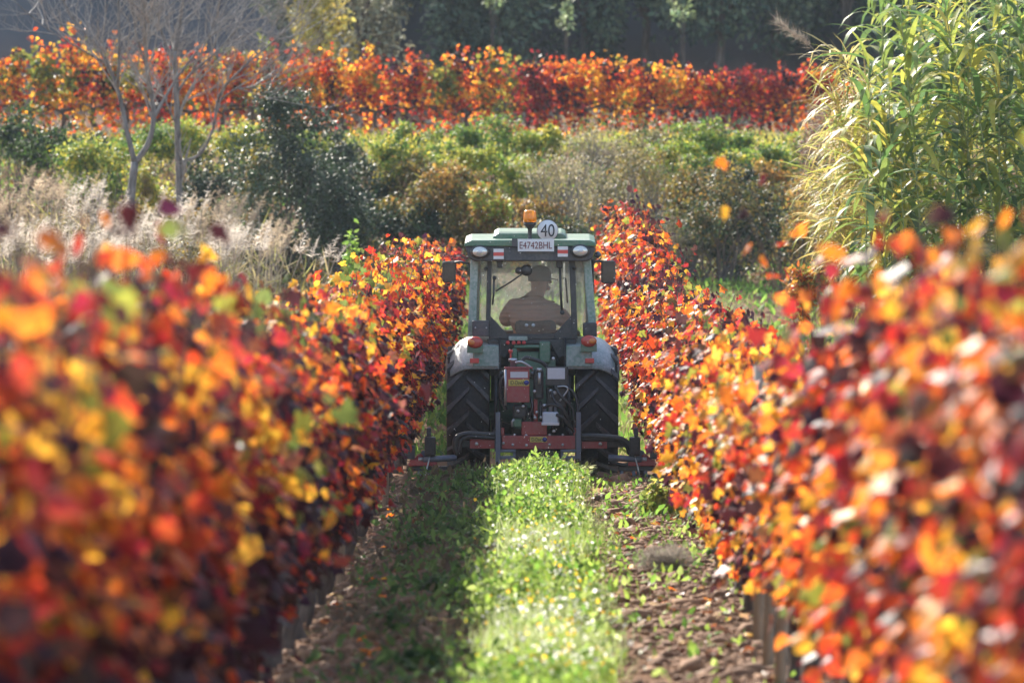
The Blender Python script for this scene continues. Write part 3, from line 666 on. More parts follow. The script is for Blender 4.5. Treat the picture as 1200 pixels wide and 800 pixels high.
for i in range(9):
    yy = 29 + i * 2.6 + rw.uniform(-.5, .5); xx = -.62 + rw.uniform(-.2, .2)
    shrub('leafy_weed', (xx, yy, .07), (.16, .18, .10), 260, .05, [(.04, .09, .025), (.07, .13, .035), (.1, .17, .05)], f'low dark green weed clump, {ORD[8 - i]} behind the cultivator along the shaded track', 'weed', 'weed clumps on the shaded track', mat='grass', twig=5, lumps=6)  # clump greens made darker to paint in the shade on this track
p = P(640, 555, 51.6); shrub('tall_weed', (p.x, p.y, .10), (.30, .25, .13), 1500, .075, [(.2, .32, .05), (.26, .36, .07), (.33, .4, .1)], 'tall bright weed tuft right behind the cultivator', 'weed', mat='grass', twig=14, lumps=9)

# ------------------------------------------------------------------ reeds with pale plumes
def reed_clump(px, ptop, Y, nst, wpx, label, hrange=(.6, 1.0), tone=(.62, .55, .46)):
    c = P(px, ptop, Y); g = float(gh(c.x, Y)); ht = c.z - g; root = empty('reed_clump', (c.x, Y, g), label, 'reeds', 'reed clumps with pale plumes')
    r = np.random.default_rng(int(px * 7 + Y)); ws = wpx * Y / F; st = MB(); pos, ax, nr, sz, co = [], [], [], [], []
    lpos, lax, lnr, lsz, lco = [], [], [], [], []
    for i in range(int(nst * 1.8) if nst > 6 else nst):
        b0 = np.array([r.normal(0, ws * .45), r.normal(0, .35), 0]); b0[2] = gh(b0[0] + c.x, b0[1] + Y) - g - .04
        h_ = ht * r.uniform(*hrange); ln = r.normal(0, .13, 2) + np.array([.08, 0]); tip = b0 + np.array([ln[0], ln[1], h_])
        pts = arc([b0, b0 * .5 + tip * .5 - np.array([ln[0] * .2, 0, 0]), tip], 3); st.tube(pts, [.006] * len(pts), 3, False)
        pl = r.uniform(.22, .4); k = 60; t = r.uniform(0, 1, k); nod = np.array([.10 + .05 * r.random(), r.normal(0, .05), -.03])
        cpos = tip[None] + np.stack([nod[0] * t ** 1.5, nod[1] * t, (t - .35) * pl], 1)
        d = norm(r.normal(0, 1, (k, 3)) * [1, 1, .25] + np.array([.25, 0, .45]))
        pos.append(cpos); ax.append(d); nr.append(r.normal(0, 1, (k, 3))); sz.append(r.uniform(.05, .13, k) * (1.15 - t * .7)); co.append(np.array(tone)[None] * r.uniform(.7, 1.15) * r.uniform(.85, 1.1, (k, 1)))
        q = 7; tt_ = r.uniform(.15, .85, q); lp = b0[None] + (tip - b0)[None] * tt_[:, None]
        lpos.append(lp); lax.append(norm(r.normal(0, 1, (q, 3)) * [1, .7, .3] + [0, 0, .5])); lnr.append(np.tile([0, -.3, 1.], (q, 1)) + r.normal(0, .3, (q, 3))); lsz.append(r.uniform(.25, .45, q)); lco.append(np.array([(.34, .28, .14), (.42, .36, .2), (.25, .24, .08)])[r.integers(0, 3, q)])
    Vv, Tt, Cc = scatter([blade_tpl(.10, .2), blade_tpl(.08, .5)], *[np.concatenate(a_) for a_ in (pos, ax)], norm(np.concatenate(nr)), np.concatenate(sz), np.concatenate(co), r)
    o = link('plumes', tri_mesh('plumes', Vv, Tt, M['plume'], Cc), root); o['kind'] = 'stuff'
    Vv, Tt, Cc = scatter(BLADE, *[np.concatenate(a_) for a_ in (lpos, lax)], norm(np.concatenate(lnr)), np.concatenate(lsz), np.concatenate(lco), r)
    o = link('blades', tri_mesh('blades', Vv, Tt, M['grass'], Cc), root); o['kind'] = 'stuff'
    st.build('stalks', M['stake'], root)
BUFF, WHITE = (.50, .40, .28), (.64, .57, .48)
rl = 'clump of {} reeds {}'
reed_clump(15, 205, 84, 22, 40, rl.format('tall buff', 'under the green bush, standing by the bare trees'), tone=BUFF)
reed_clump(60, 212, 83, 22, 40, rl.format('tall buff', 'in front of the yellow-green bush'), tone=BUFF)
reed_clump(105, 215, 81, 26, 44, rl.format('dense pale', 'in front of the forked bare tree'), tone=WHITE)
reed_clump(20, 262, 78, 20, 40, rl.format('white feathery', 'over yellowing grass at the outer end'), (.8, 1), WHITE)
reed_clump(150, 262, 78, 20, 38, rl.format('low white', 'hiding the foot of the forked bare tree'), (.8, 1), WHITE)
reed_clump(185, 232, 80, 24, 42, rl.format('pale', 'between the two bare tree trunks'), tone=WHITE)
reed_clump(235, 235, 81, 20, 36, rl.format('pale buff', 'at the foot of the straight bare tree'), tone=BUFF)
reed_clump(275, 225, 82, 18, 34, rl.format('slender buff', 'against the large dark evergreen bush'), tone=BUFF)
reed_clump(250, 268, 76, 22, 44, rl.format('short whitish', 'above the weathered low bush'), (.85, 1), WHITE)
reed_clump(315, 262, 79, 10, 26, rl.format('sparse buff', 'in front of the evergreen bush shade'), (.8, 1), BUFF)
reed_clump(372, 285, 77, 5, 14, rl.format('four or five white-tipped', 'against the black shade'), (.9, 1), WHITE)
reed_clump(85, 275, 77, 18, 40, rl.format('bushy white', 'over golden grass'), (.85, 1), WHITE)
# green sapling against the dark bush
p = P(415, 300, 78); shrub('sapling', (p.x, p.y, p.z), (.16, .16, .5), 160, .09, [(.22, .36, .06), (.3, .42, .08)], 'thin bright green sapling against the dark evergreen shade', 'sapling', twig=3, lumps=6)

# ------------------------------------------------------------------ bare trees
def bare_tree(name, px, pbase, Y, limbs, label, seed, r0):
    r = random.Random(seed); b0 = P(px, pbase, Y); g = float(gh(b0.x, Y)); root = empty(name, (b0.x, Y, g), label, 'bare tree')
    tr = MB(); br = MB(); tw = MB()
    L_ = lambda q: P(q[0], q[1], Y + (q[2] if len(q) > 2 else 0)) - Vector((b0.x, Y, g))
    def grow(p, d, ln, rad, depth):
        pts = [p]; dd = d.copy()
        for k in range(5):
            dd = (dd + Vector((r.gauss(0, .16), r.gauss(0, .16), r.gauss(.05, .1)))).normalized(); pts.append(pts[-1] + dd * ln / 5)
        tw.tube(pts, [rad * (1 - .7 * k / 5) for k in range(6)], 4, False)
        if depth:
            for k in range(r.randint(3, 5)):
                q = pts[r.randint(1, 5)]; nd = (dd + Vector((r.gauss(.15, .6), r.gauss(0, .6), r.gauss(.15, .4)))).normalized(); grow(q, nd, ln * r.uniform(.45, .75), rad * .5, depth - 1)
    for i, (path, ra, rb) in enumerate(limbs):
        pts = arc([L_(q) for q in path], 5); n = len(pts); mb = tr if i == 0 else br
        mb.tube(pts, [(ra + (rb - ra) * k / (n - 1)) * .78 for k in range(n)], 8)
        for k in range(n // 3, n):
            if r.random() < (.85 if i else .25):
                d = (pts[min(k + 1, n - 1)] - pts[k - 1]).normalized(); nd = (d + Vector((r.gauss(.1, .65), r.gauss(0, .5), r.gauss(.1, .4)))).normalized()
                grow(pts[k], nd, r.uniform(.6, 1.4), max(rb * .7, .012), 2)
    tr.build('trunk', M['grey_bark'], root); br.build('limbs', M['grey_bark'], root); tw.build('twigs', M['twig'], root)
    return root
bare_tree('bare_tree', 150, 330, 86, [([(150, 335), (152, 250), (158, 190)], .10, .075),
    ([(158, 192), (148, 150), (138, 105), (118, 60), (85, 20, .5), (60, -30, .6)], .055, .022), ([(158, 192), (175, 165), (180, 130), (172, 80), (170, 30), (166, -40)], .06, .03),
    ([(138, 105), (140, 50, -.3), (138, -30, -.3)], .03, .018), ([(180, 140), (205, 95, .5), (235, 55, .6), (262, 15, .8), (290, -20, 1)], .03, .012), ([(172, 80), (160, 40), (152, -20)], .025, .015),
    ([(125, 75), (90, 55, -.5), (50, 30, -.6), (10, -5, -.6)], .022, .01)],
    'forked leafless grey tree with two curving limbs among pale reeds', 3, .1)
bare_tree('bare_tree', 210, 320, 88, [([(212, 325), (210, 220), (207, 120), (205, 60)], .075, .05), ([(205, 62), (212, 20), (220, -40)], .045, .025),
    ([(212, 190), (235, 180), (250, 150), (258, 110), (290, 75), (330, 40, .4), (352, 15, .4)], .035, .012), ([(207, 110), (225, 85), (255, 60), (290, 20), (320, -15)], .03, .012),
    ([(205, 70), (190, 40), (180, -20)], .03, .015), ([(208, 150), (195, 120), (185, 95)], .02, .01), ([(256, 120), (275, 105), (300, 100), (340, 70)], .02, .008), ([(225, 85), (250, 30), (262, -20)], .022, .01)],
    'straight leafless tree with fan of fine twigs beside the evergreen bush', 8, .08)

# ------------------------------------------------------------------ giant cane stand
CANE_M = []
for i, (wd, cv, colr) in enumerate([(.095, 1.3, (.10, .18, .05)), (.09, 1.8, (.19, .25, .06)), (.07, 1.0, (.27, .31, .06)), (.095, 2.2, (.42, .40, .07)), (.07, 1.6, (.55, .45, .10)), (.095, 2.5, (.09, .15, .06))]):
    v, t = strip_tpl(wd, cv); CANE_M.append(tri_mesh('cane_leaf', v, t, M['cane_leaf'], np.repeat(np.array(colr)[None], len(v), 0)))
STR = [strip_tpl(.11, c) for c in (1.3, 1.9, 2.5)]; THIN = [strip_tpl(.035, c, .2, 4) for c in (.5, 1.3, 2.0)]
M['cane_stalk'] = paint('cane_stalk', (.22, .25, .07), .45, 0, .2, (.3, .25, .12), 3)
def cane(px, Y, ptop, label, seed, single=True, lean=0.0, nl=32):
    r = np.random.default_rng(seed); tp = P(px, ptop, Y); bx = tp.x - lean; g = float(gh(bx, Y)); root = empty('giant_cane', (bx, Y, g), label, 'cane', 'giant canes in the cane stand')
    h_ = tp.z - g; pts = arc([(0, 0, -.05), (lean * .25, r.normal(0, .05), h_ * .5), (lean, r.normal(0, .12), h_)], 6); n = len(pts)
    MB().tube(pts, [.014 - .009 * k / n for k in range(n)], 6).build('stalk', M['cane_stalk'], root)
    pp = np.array(pts); z = pp[:, 2]; P_, A_, N_2, S_, C_ = [], [], [], [], []
    az0 = r.uniform(0, 6.28)
    for k in range(nl):
        zz = h_ * (.30 + .70 * (k + r.uniform(0, .5)) / nl); q = np.array([np.interp(zz, z, pp[:, j]) for j in range(3)])
        az = az0 + k * math.pi + r.normal(0, .5); el = r.uniform(.35, 1.15) + .2 * (k / nl)
        d = np.array([math.cos(az) * math.cos(el), math.sin(az) * math.cos(el), math.sin(el)]); nrm = np.array([-math.cos(az) * math.sin(el), -math.sin(az) * math.sin(el), math.cos(el)])
        ln = r.uniform(.6, 1.05) * (1 if k < nl - 4 else .7)
        if single:
            lf = link('leaf', CANE_M[int(r.choice(6, p=[.22, .22, .16, .14, .12, .14]))], root); lf.matrix_local = frame_matrix(q, d, nrm + r.normal(0, .2, 3), ln)
        else:
            P_.append(q); A_.append(d); N_2.append(nrm); S_.append(ln); C_.append(np.array([(.09, .15, .05), (.13, .2, .05), (.26, .28, .07), (.16, .22, .06)])[r.integers(0, 4)])  # inner canes get darker leaves, painting in the stand's shade
    if not single:
        Vv, Tt, Cc = scatter(STR, np.array(P_), np.array(A_), norm(np.array(N_2)), np.array(S_), np.array(C_), r)
        o = link('leaves', tri_mesh('leaves', Vv, Tt, M['cane_leaf'], Cc), root); o['kind'] = 'stuff'
rc = random.Random(9)
for k in range(30):
    px = rc.uniform(1015, 1215); Y = rc.uniform(63, 66.5)
    cane(px, Y, rc.uniform(-60, 60) if px > 1060 else rc.uniform(0, 150), 'tall green giant cane with arching strap leaves at the front of the stand', 100 + k, True, rc.uniform(-.7, .1))
for k in range(24):
    px = rc.uniform(1030, 1290); Y = rc.uniform(67, 72)
    cane(px, Y, rc.uniform(-80, 60), 'giant cane with leaves massed deep inside the stand', 200 + k, False, rc.uniform(-.2, .2), 34)
for i, (px, Y, pt) in enumerate([(1040, 63.5, 95), (1030, 62.5, 170), (1055, 62.6, 210)]):
    cane(px, Y, pt, 'shorter pale green cane leaning out of the stand above the orange vines', 300 + i, True, -.1, 26)
# dry side shoots on the edge of the stand: brushes of narrow yellow leaves
def dry_cane(px, Y, ptop, label, seed):
    r = np.random.default_rng(seed); tp = P(px, ptop, Y); bx = tp.x + .7; g = float(gh(bx, Y)); root = empty('dry_cane', (bx, Y, g), label, 'cane', 'dry yellow canes on the edge of the stand')
    h_ = tp.z - g; pts = arc([(0, 0, -.05), (-.15, 0, h_ * .55), (-.7, 0, h_)], 6); n = len(pts)
    MB().tube(pts, [.012 - .008 * k / n for k in range(n)], 5).build('stalk', M['stake'], root)
    pp = np.array(pts); k = 140; zz = h_ * r.uniform(.5, 1, k) ** .6; q = np.stack([np.interp(zz, pp[:, 2], pp[:, j]) for j in range(3)], 1)
    d = norm(np.stack([r.normal(-.45, .5, k), r.normal(0, .6, k), r.uniform(-.2, 1.0, k)], 1))
    cc = np.array([(.50, .40, .12), (.42, .40, .09), (.36, .26, .12), (.3, .34, .07), (.55, .46, .2)])[r.integers(0, 5, k)]
    Vv, Tt, Cc = scatter(THIN, q, d, norm(np.array([0, 0, 1.]) + r.normal(0, .3, (k, 3))), r.uniform(.35, .75, k), cc, r)
    o = link('leaves', tri_mesh('leaves', Vv, Tt, M['cane_leaf'], Cc), root); o['kind'] = 'stuff'
for i, (px, pt) in enumerate([(965, 60), (990, 90), (975, 140), (955, 155), (990, 185), (945, 200), (965, 225), (1005, 120), (1015, 210), (985, 250), (950, 255), (1000, 280), (970, 290), (1040, 290), (1090, 300), (1150, 295), (955, 110), (1000, 150)]):
    dry_cane(px + 20, 66 + (i % 4) * .7, pt, 'dry yellow cane with brush of narrow leaves on edge of stand', 400 + i)
pl = P(905, 28, 66.5); g = float(gh(pl.x + .9, 66.5)); rt = empty('flowering_cane', (pl.x + .9, 66.5, g), 'bowed dry cane with a feathery brown flower plume', 'cane')
q = [P(1010, 300, 66.5), P(975, 120, 66.5), P(950, 55, 66.5), P(912, 27, 66.5)]; q = [(v.x - pl.x - .9, v.y - 66.5, v.z - g) for v in q]; q[0] = (0, 0, -.05)
MB().tube(arc(q, 6), .006, 4).build('stalk', M['stake'], rt)
r = np.random.default_rng(5); k = 260; t = r.uniform(0, 1, k); a0, a1 = np.array(q[2]), np.array(q[3])
Vv, Tt, Cc = scatter(FINE, a0 + (a1 - a0) * t[:, None] + r.normal(0, .012, (k, 3)), norm((a1 - a0)[None] / .6 + r.normal(0, .35, (k, 3)) + [0, 0, .1]), norm(r.normal(0, 1, (k, 3))), r.uniform(.08, .2, k), np.tile((.30, .25, .2), (k, 1)), r)
link('plume', tri_mesh('plume', Vv, Tt, M['plume'], Cc), rt)['kind'] = 'stuff'

# ------------------------------------------------------------------ wooded hillside
def tree(name, px, Y, zc, rad, n, size, cols, label, seed, group=None, trunkr=.12, lumps=22):
    r = np.random.default_rng(seed); x = (px - VX) / F * Y; g = float(gh(x, Y)); root = empty(name, (x, Y, g), label, 'tree', group); rad = np.array(rad)
    lc = norm(r.normal(0, 1, (lumps, 3))) * r.uniform(.3, .85, (lumps, 1)); lr = r.uniform(.22, .42, lumps); k = r.integers(0, lumps, n); d = norm(r.normal(0, 1, (n, 3)))
    pos = (lc[k] + d * lr[k][:, None] * r.uniform(.5, 1.05, (n, 1))) * rad + [0, 0, zc]
    pos[:, 2] = np.maximum(pos[:, 2], gh(pos[:, 0] + x, pos[:, 1] + Y) - g + .05)
    cols = np.array(cols); lt = r.uniform(.45, 1.7, lumps)
    Vv, Tt, Cc = scatter(OVAL, pos, norm(d + r.normal(0, .6, (n, 3)) + [0, 0, -.2]), norm(d + r.normal(0, .5, (n, 3)) + [0, 0, .5]), r.uniform(size * .7, size * 1.3, n), cols[r.integers(0, len(cols), n)] * lt[k][:, None], r)
    o = link('crown', tri_mesh('crown', Vv, Tt, M['forest'], Cc), root); o['kind'] = 'stuff'
    mb = MB(); mb.tube(arc([(0, 0, -.1), (r.normal(0, .15), 0, zc * .5), (0, 0, zc)], 4), [trunkr * (1 - .06 * i) for i in range(9)], 8)
    for i in range(min(9, lumps)): mb.tube(arc([(0, 0, zc * .45), tuple(lc[i] * rad * .4 + [0, 0, zc * .85]), tuple(lc[i] * rad + [0, 0, zc])], 3), [trunkr * .5, trunkr * .45, trunkr * .4, trunkr * .33, trunkr * .28, trunkr * .2, trunkr * .1], 5, False)
    mb.build('trunk', M['bark'], root)
FD = [(.08, .12, .07), (.13, .165, .09), (.055, .08, .055)]
FG = [(.18, .20, .11), (.25, .26, .15), (.13, .16, .09)]
rt_ = random.Random(4)
for i, px in enumerate([385, 465, 540, 610, 690, 765, 840, 915, 990, 1075, 1160, 1240]):
    tree('woodland_tree', px + rt_.uniform(-15, 15), rt_.uniform(134, 141), rt_.uniform(3.0, 3.8), (rt_.uniform(1.7, 2.3), 1.8, rt_.uniform(3.2, 4.2)), 6500, .17, FG if i in (0, 1, 3) else FD,
         ('grey-olive tree' if i in (0, 1, 3) else 'dark evergreen tree') + f', {ORD[i]} along the wood from the yellow tree', 500 + i, 'trees of the shaded wood behind the terrace')
for i, px in enumerate([390, 440, 490, 540, 590, 640, 690, 740, 790, 840, 890, 940, 990, 1040]):
    tree('woodland_tree', px + rt_.uniform(-10, 10), rt_.uniform(142.5, 146), rt_.uniform(1.6, 2.4), (1.5, 1.5, 2.6), 3400, .2, FD, f'darkest upslope tree, {ORD[i]} of its line behind the wood from the bare slope', 540 + i, 'trees higher on the shaded slope')
tree('yellow_tree', 372, 119, 2.4, (.85, .8, 1.5), 1900, .13, [(.42, .34, .06), (.5, .42, .1), (.3, .28, .06)], 'small sunlit yellow tree in front of the wood', 580)
tree('pale_tree', 425, 126, 2.6, (1.1, 1, 1.7), 2400, .14, [(.17, .17, .10), (.22, .21, .13)], 'greyish-olive tree beside the yellow tree', 581)
for i, (px, Y, zc) in enumerate([(577, 131.5, 2.75), (664, 131, 2.35), (800, 131, 2.5)]):
    tree('young_tree', px, Y, zc, (.3, .3, .45), 80, .13, [(.28, .36, .14), (.36, .42, .2)], 'small pale green young tree catching light before the dark wood', 590 + i, 'young trees before the dark wood', .012, 11)
# ------------------------------------------------------------------ tractor
TY = 53.0
tr = empty('tractor', (0, TY, 0), 'green narrow vineyard tractor with glazed cab seen from behind', 'tractor')
def Q(px, py, ly):
    p = P(px, py, TY + ly); return (p.x, p.z)
def Q3(px, py, ly):
    p = P(px, py, TY + ly); return (p.x, ly, p.z)
def bq(mb, px0, px1, py0, py1, ly0, ly1):               # box from pixel bounds on its rear face
    x0, z1 = Q(px0, py0, ly0); x1, z0 = Q(px1, py1, ly0); return mb.box(x0, x1, ly0, ly1, z0, z1)
def text(s, px, py, ly, hpx, mat, parent, name='lettering', wpx=None, y_off=0.0):
    cu = bpy.data.curves.new(name, 'FONT'); cu.body = s; cu.align_x = 'CENTER'; cu.align_y = 'CENTER'; cu.size = 1; cu.extrude = .004
    o = bpy.data.objects.new(name, cu); C.objects.link(o)
    bpy.context.view_layer.update(); dg = bpy.context.evaluated_depsgraph_get(); me = bpy.data.meshes.new_from_object(o.evaluated_get(dg)); bpy.data.objects.remove(o)
    co = np.array([v.co[:] for v in me.vertices]); ce = (co.max(0) + co.min(0)) / 2; ex = co.max(0) - co.min(0)
    s_ = (TY + ly) / F; sz = hpx * s_ / ex[1]; sx = (wpx * s_ / ex[0]) if wpx else sz
    x, z = Q(px, py, ly)
    for v in me.vertices: v.co = ((v.co.x - ce[0]) * sx, -(v.co.z - ce[2]) * .2, (v.co.y - ce[1]) * sz)
    me.materials.clear(); me.materials.append(mat)
    return link(name, me, parent, (x, ly + y_off, z))

# wheels ---------------------------------------------------------------
def lug_mesh(R0, wdt, side, name):
    vs, fs = [], []; n = 5
    for i in range(n + 1):
        t = i / n; x = side * (-.012 + (wdt / 2 + .008) * t); ang = -.34 * t
        r_ = R0 - (.02 * t ** 3); hw = .018 + .012 * t
        for dr, da in ((-.045, -hw * 1.4), (0, -hw), (0, hw), (-.045, hw * 1.4)):
            a = ang + da / R0 * 1.0
            vs.append((x, -(r_ + dr) * math.cos(a), (r_ + dr) * math.sin(a)))
    for i in range(n):
        for j in range(4):
            a, b = i * 4 + j, i * 4 + (j + 1) % 4; fs.append((a, b, b + 4, a + 4))
    fs += [(0, 1, 2, 3), (n * 4 + 3, n * 4 + 2, n * 4 + 1, n * 4)]
    mb = MB(); mb.add(vs, fs); return mb.mesh(name, M['lug'])
def wheel(name, c, R0, wdt, rimr, nl, sgn):
    rim = MB(); rim.lathe([(.02, -wdt * .12), (rimr * .5, -wdt * .12), (rimr * .55, -wdt * .2), (rimr * .93, -wdt * .35), (rimr, -wdt * .42), (rimr, wdt * .42), (rimr * .93, wdt * .38), (rimr * .9, wdt * .1), (.02, wdt * .05)], (0, 0, 0), 'x', 28)
    for k in range(8):
        a = k * math.pi / 4; rim.lathe([(.013, 0), (.013, .03)], (sgn * wdt * .16, .13 * math.cos(a), .13 * math.sin(a)), 'x', 6)
    wo = rim.build(name, M['yellow'], tr, c)
    Rb = R0 - .036; b = wdt / 2
    prof = [(rimr * .98, -b * .82), (rimr * 1.1, -b * .98), (Rb * .86, -b), (Rb * .96, -b * .93), (Rb * .99, -b * .6), (Rb, 0), (Rb * .99, b * .6), (Rb * .96, b * .93), (Rb * .86, b), (rimr * 1.1, b * .98), (rimr * .98, b * .82)]
    t = MB(); n = 48; vs, fs = [], []
    for r_, h_ in prof:
        for j in range(n):
            a = 2 * math.pi * j / n; vs.append((h_, r_ * math.cos(a), r_ * math.sin(a)))
    for i in range(len(prof) - 1):
        for j in range(n):
            a, b2 = i * n + j, i * n + (j + 1) % n; fs.append((a, b2, b2 + n, a + n))
    t.add(vs, fs, True); t.build('tyre', M['rubber'], wo)
    for s in (-1, 1):
        me = lug_mesh(R0, wdt, s, 'tyre_lug')
        for k in range(nl):
            l = link('tyre_lug', me, wo); l.rotation_euler.x = 2 * math.pi * (k + (.5 if s > 0 else 0)) / nl
    return wo
wheel('rear_wheel', (-.603, .62, .615), .62, .40, .34, 17, -1); wheel('rear_wheel', (.603, .62, .615), .62, .40, .34, 17, 1)
wheel('front_wheel', (-.60, 2.62, .415), .42, .28, .23, 14, -1); wheel('front_wheel', (.60, 2.62, .415), .42, .28, .23, 14, 1)

# chassis --------------------------------------------------------------
mb = MB(); mb.box(-.17, .17, .28, 1.7, .45, .92); mb.lathe([(.09, -.42), (.11, -.3), (.15, -.17), (.15, .17), (.11, .3), (.09, .42)], (0, .62, .62), 'x', 16); mb.box(-.14, .14, 1.7, 2.9, .42, .75)
mb.box(-.42, .42, 2.55, 2.69, .34, .48); mb.box(-.22, .22, .30, .45, .92, 1.10)
bq(mb, 632, 645, 400, 425, .22, .40); bq(mb, 602, 640, 404, 408, .24, .30); bq(mb, 600, 606, 408, 428, .24, .32); bq(mb, 606, 632, 412, 424, .30, .4)
mb.build('gearbox', M['green'], tr, bevel=.012)
mb = MB(); mb.lathe([(.03, -.18), (.03, 0), (.06, .0), (.06, .06)], (0, .28, .60), 'y', 12); mb.build('pto_shaft', M['bright_steel'], tr)
for s in (-1, 1):
    MB().tube([(s * .3, .62, .50), (s * .34, .1, .45), (s * .36, -.28, .42)], .022, 8).build('lower_link', M['black'], tr)
    MB().tube([(s * .22, .35, 1.02), (s * .34, .12, .95)], .02, 8).tube([(s * .34, .12, .95), (s * .345, .06, .47)], .016, 8).build('lift_arm', M['black'], tr)
MB().tube([(0, .32, .95), (0, -.22, .98)], .024, 8).build('top_link', M['bright_steel'], tr)
for s in (-1, 1): MB().box(s * .295 - .10, s * .295 + .10, .95, 1.65, .34, .97).build('dark_filler_box', M['black'], tr, bevel=.03)  # black boxes added so lit grass does not show beside the tyres
MB().box(-.30, .30, .02, .5, .30, .40).box(-.06, .06, -.12, .02, .31, .37).build('drawbar_filler', M['black'], tr, bevel=.01)  # drawbar with a wide black plate added to darken the gap under the axle
MB().box(-.34, .34, 1.9, 2.0, .2, .5).build('dark_filler_plate', M['black'], tr, bevel=.02)  # black plate added to darken the view under the tractor
# hood, exhaust, front grille
mb = MB(); mb.prism_x([(1.78, .8), (1.78, 1.36), (2.3, 1.34), (3.0, 1.24), (3.12, 1.12), (3.14, .75)], -.29, .29); mb.build('hood', M['green'], tr, bevel=.04)
MB().box(-.22, .22, 3.142, 3.16, .8, 1.1).build('grille', M['black'], tr)
MB().tube([(.26, 2.0, 1.3), (.33, 2.0, 1.4), (.33, 2.0, 2.0)], .03, 10).build('exhaust', M['black'], tr)

# fenders --------------------------------------------------------------
for s in (-1, 1):
    vs, fs = [], []; nu, na = 9, 16
    us = [.315, .36, .42, .50, .56, .62, .68, .74, .79, .815]
    for i, u in enumerate(us):
        k = max(0, (u - .56) / .255); drop = .20 * k ** 2.2
        for j in range(na + 1):
            a = R(36 + 112 * j / na); r_ = .70 - drop; vs.append((s * u, .62 - r_ * math.cos(a), .615 + r_ * math.sin(a)))
    for i in range(nu):
        for j in range(na):
            a = i * (na + 1) + j; fs.append((a, a + 1, a + na + 2, a + na + 1))
    mb = MB(); mb.add(vs, fs, True); o = mb.build('fender', M['fender'], tr); sm = o.modifiers.new('thick', 'SOLIDIFY'); sm.thickness = .02
    # rear drop panel with lamp
    xa, xb = (-.555, -.315) if s < 0 else (.315, .555)
    pn = MB(); pn.prism([(xa, 1.04), (xb, 1.04), (xb, 1.235), (xa, 1.235)], .035, .07); po = pn.build('fender_panel', M['green_dusty'], tr, bevel=.006)
    lx, lz = Q(556.7 if s < 0 else 690, 401 if s < 0 else 399.5, .0)
    st = MB(); st.box(lx - .075, lx + .075, .0, .034, lz - .10, lz - .02); st.build('lamp_bracket', M['green'], po)
    lp = MB(); lp.lathe([(.074, .03), (.074, .0), (.066, -.022), (.04, -.03), (.005, -.032)], (0, 0, 0), 'y', 20); l = lp.build('tail_lamp', M['tail'], tr, (lx, .0, lz)); l.scale = (1, 1, .74)
    la = MB(); la.lathe([(.036, .0), (.036, -.03), (.02, -.037)], (0, 0, 0), 'y', 16); l2 = la.build('indicator', M['tail_amber'], l, (s * .034, 0, 0))
    rx, rz = Q(556 if s < 0 else 691, 422.5, .02); MB().box(rx - .042, rx + .042, .015, .034, rz - .022, rz + .022).build('reflector', M['reflector'], tr, bevel=.004)
    # inner fender plate
    MB().prism_x([(.08, 1.03), (.08, 1.2), (.3, 1.31), (.62, 1.33), (1.1, 1.2), (1.25, .95), (1.2, .45), (.25, .45), (.1, .8)], s * .30, s * .315).build('inner_fender', M['black'], tr)

# cab -------------------------------------------------------------------
ry = .32                                                # rear face of the cab
fy = 1.78
for s in (-1, 1):
    (xt, zt), (xb_, zb) = (Q(551.5, 304, ry), Q(548, 394, ry)) if s < 0 else (Q(692.5, 304, ry), Q(700, 394, ry))
    w_ = .075 * -s
    mb = MB(); mb.prism([(xt, zt), (xt + w_, zt), (xb_ + w_, zb), (xb_, zb)], ry, ry + .10); mb.build('corner_pillar', M['green_dusty'], tr, bevel=.01)
    mb = MB(); mb.prism([(s * .56, zt), (s * .5, zt), (s * .52, zb - .3), (s * .58, zb - .3)], fy - .06, fy); mb.build('front_pillar', M['green_dusty'], tr, bevel=.01)
    mb = MB(); mb.prism_x([(ry + .55, zb), (ry + .62, zb), (ry + .66, zt), (ry + .59, zt)], s * .555, s * .585); mb.build('door_pillar', M['black'], tr, bevel=.006)
    mb = MB(); mb.prism_x([(ry + .1, zb + .02), (ry + .55, zb + .02), (ry + .59, zt), (ry + .1, zt)], s * .572, s * .578); mb.build('side_window', M['glass_side'], tr)
    mb = MB(); mb.prism_x([(ry + .62, zb - .28), (fy - .06, zb - .28), (fy - .06, zt), (ry + .66, zt)], s * .572, s * .578); d_ = mb.build('door', M['glass_side'], tr)
    MB().box(s * .58 - .012, s * .58 + .03, ry + .7, ry + .85, zb - .02, zb + .02).build('door_handle', M['black'], d_)
    # inner rear frame post
    x1_, x2_ = (571, 576.5) if s < 0 else (667, 674)
    a, b_2 = Q(x1_, 304, ry), Q(x2_, 304, ry); c, d = Q(x1_ - 2 if s < 0 else x1_ + 3, 394, ry), Q(x2_ - 2 if s < 0 else x2_ + 3, 394, ry)
    MB().prism([a, b_2, d, c], ry - .015, ry + .045).build('window_post', M['black'], tr, bevel=.006)
    # quarter window
    qa = [Q(554, 305, ry), Q(571, 305, ry), Q(569, 391, ry), Q(550, 391, ry)] if s < 0 else [Q(674, 305, ry), Q(690, 305, ry), Q(698, 391, ry), Q(677, 391, ry)]
    MB().prism(qa, ry + .02, ry + .026).build('quarter_window', M['glass_side'], tr)
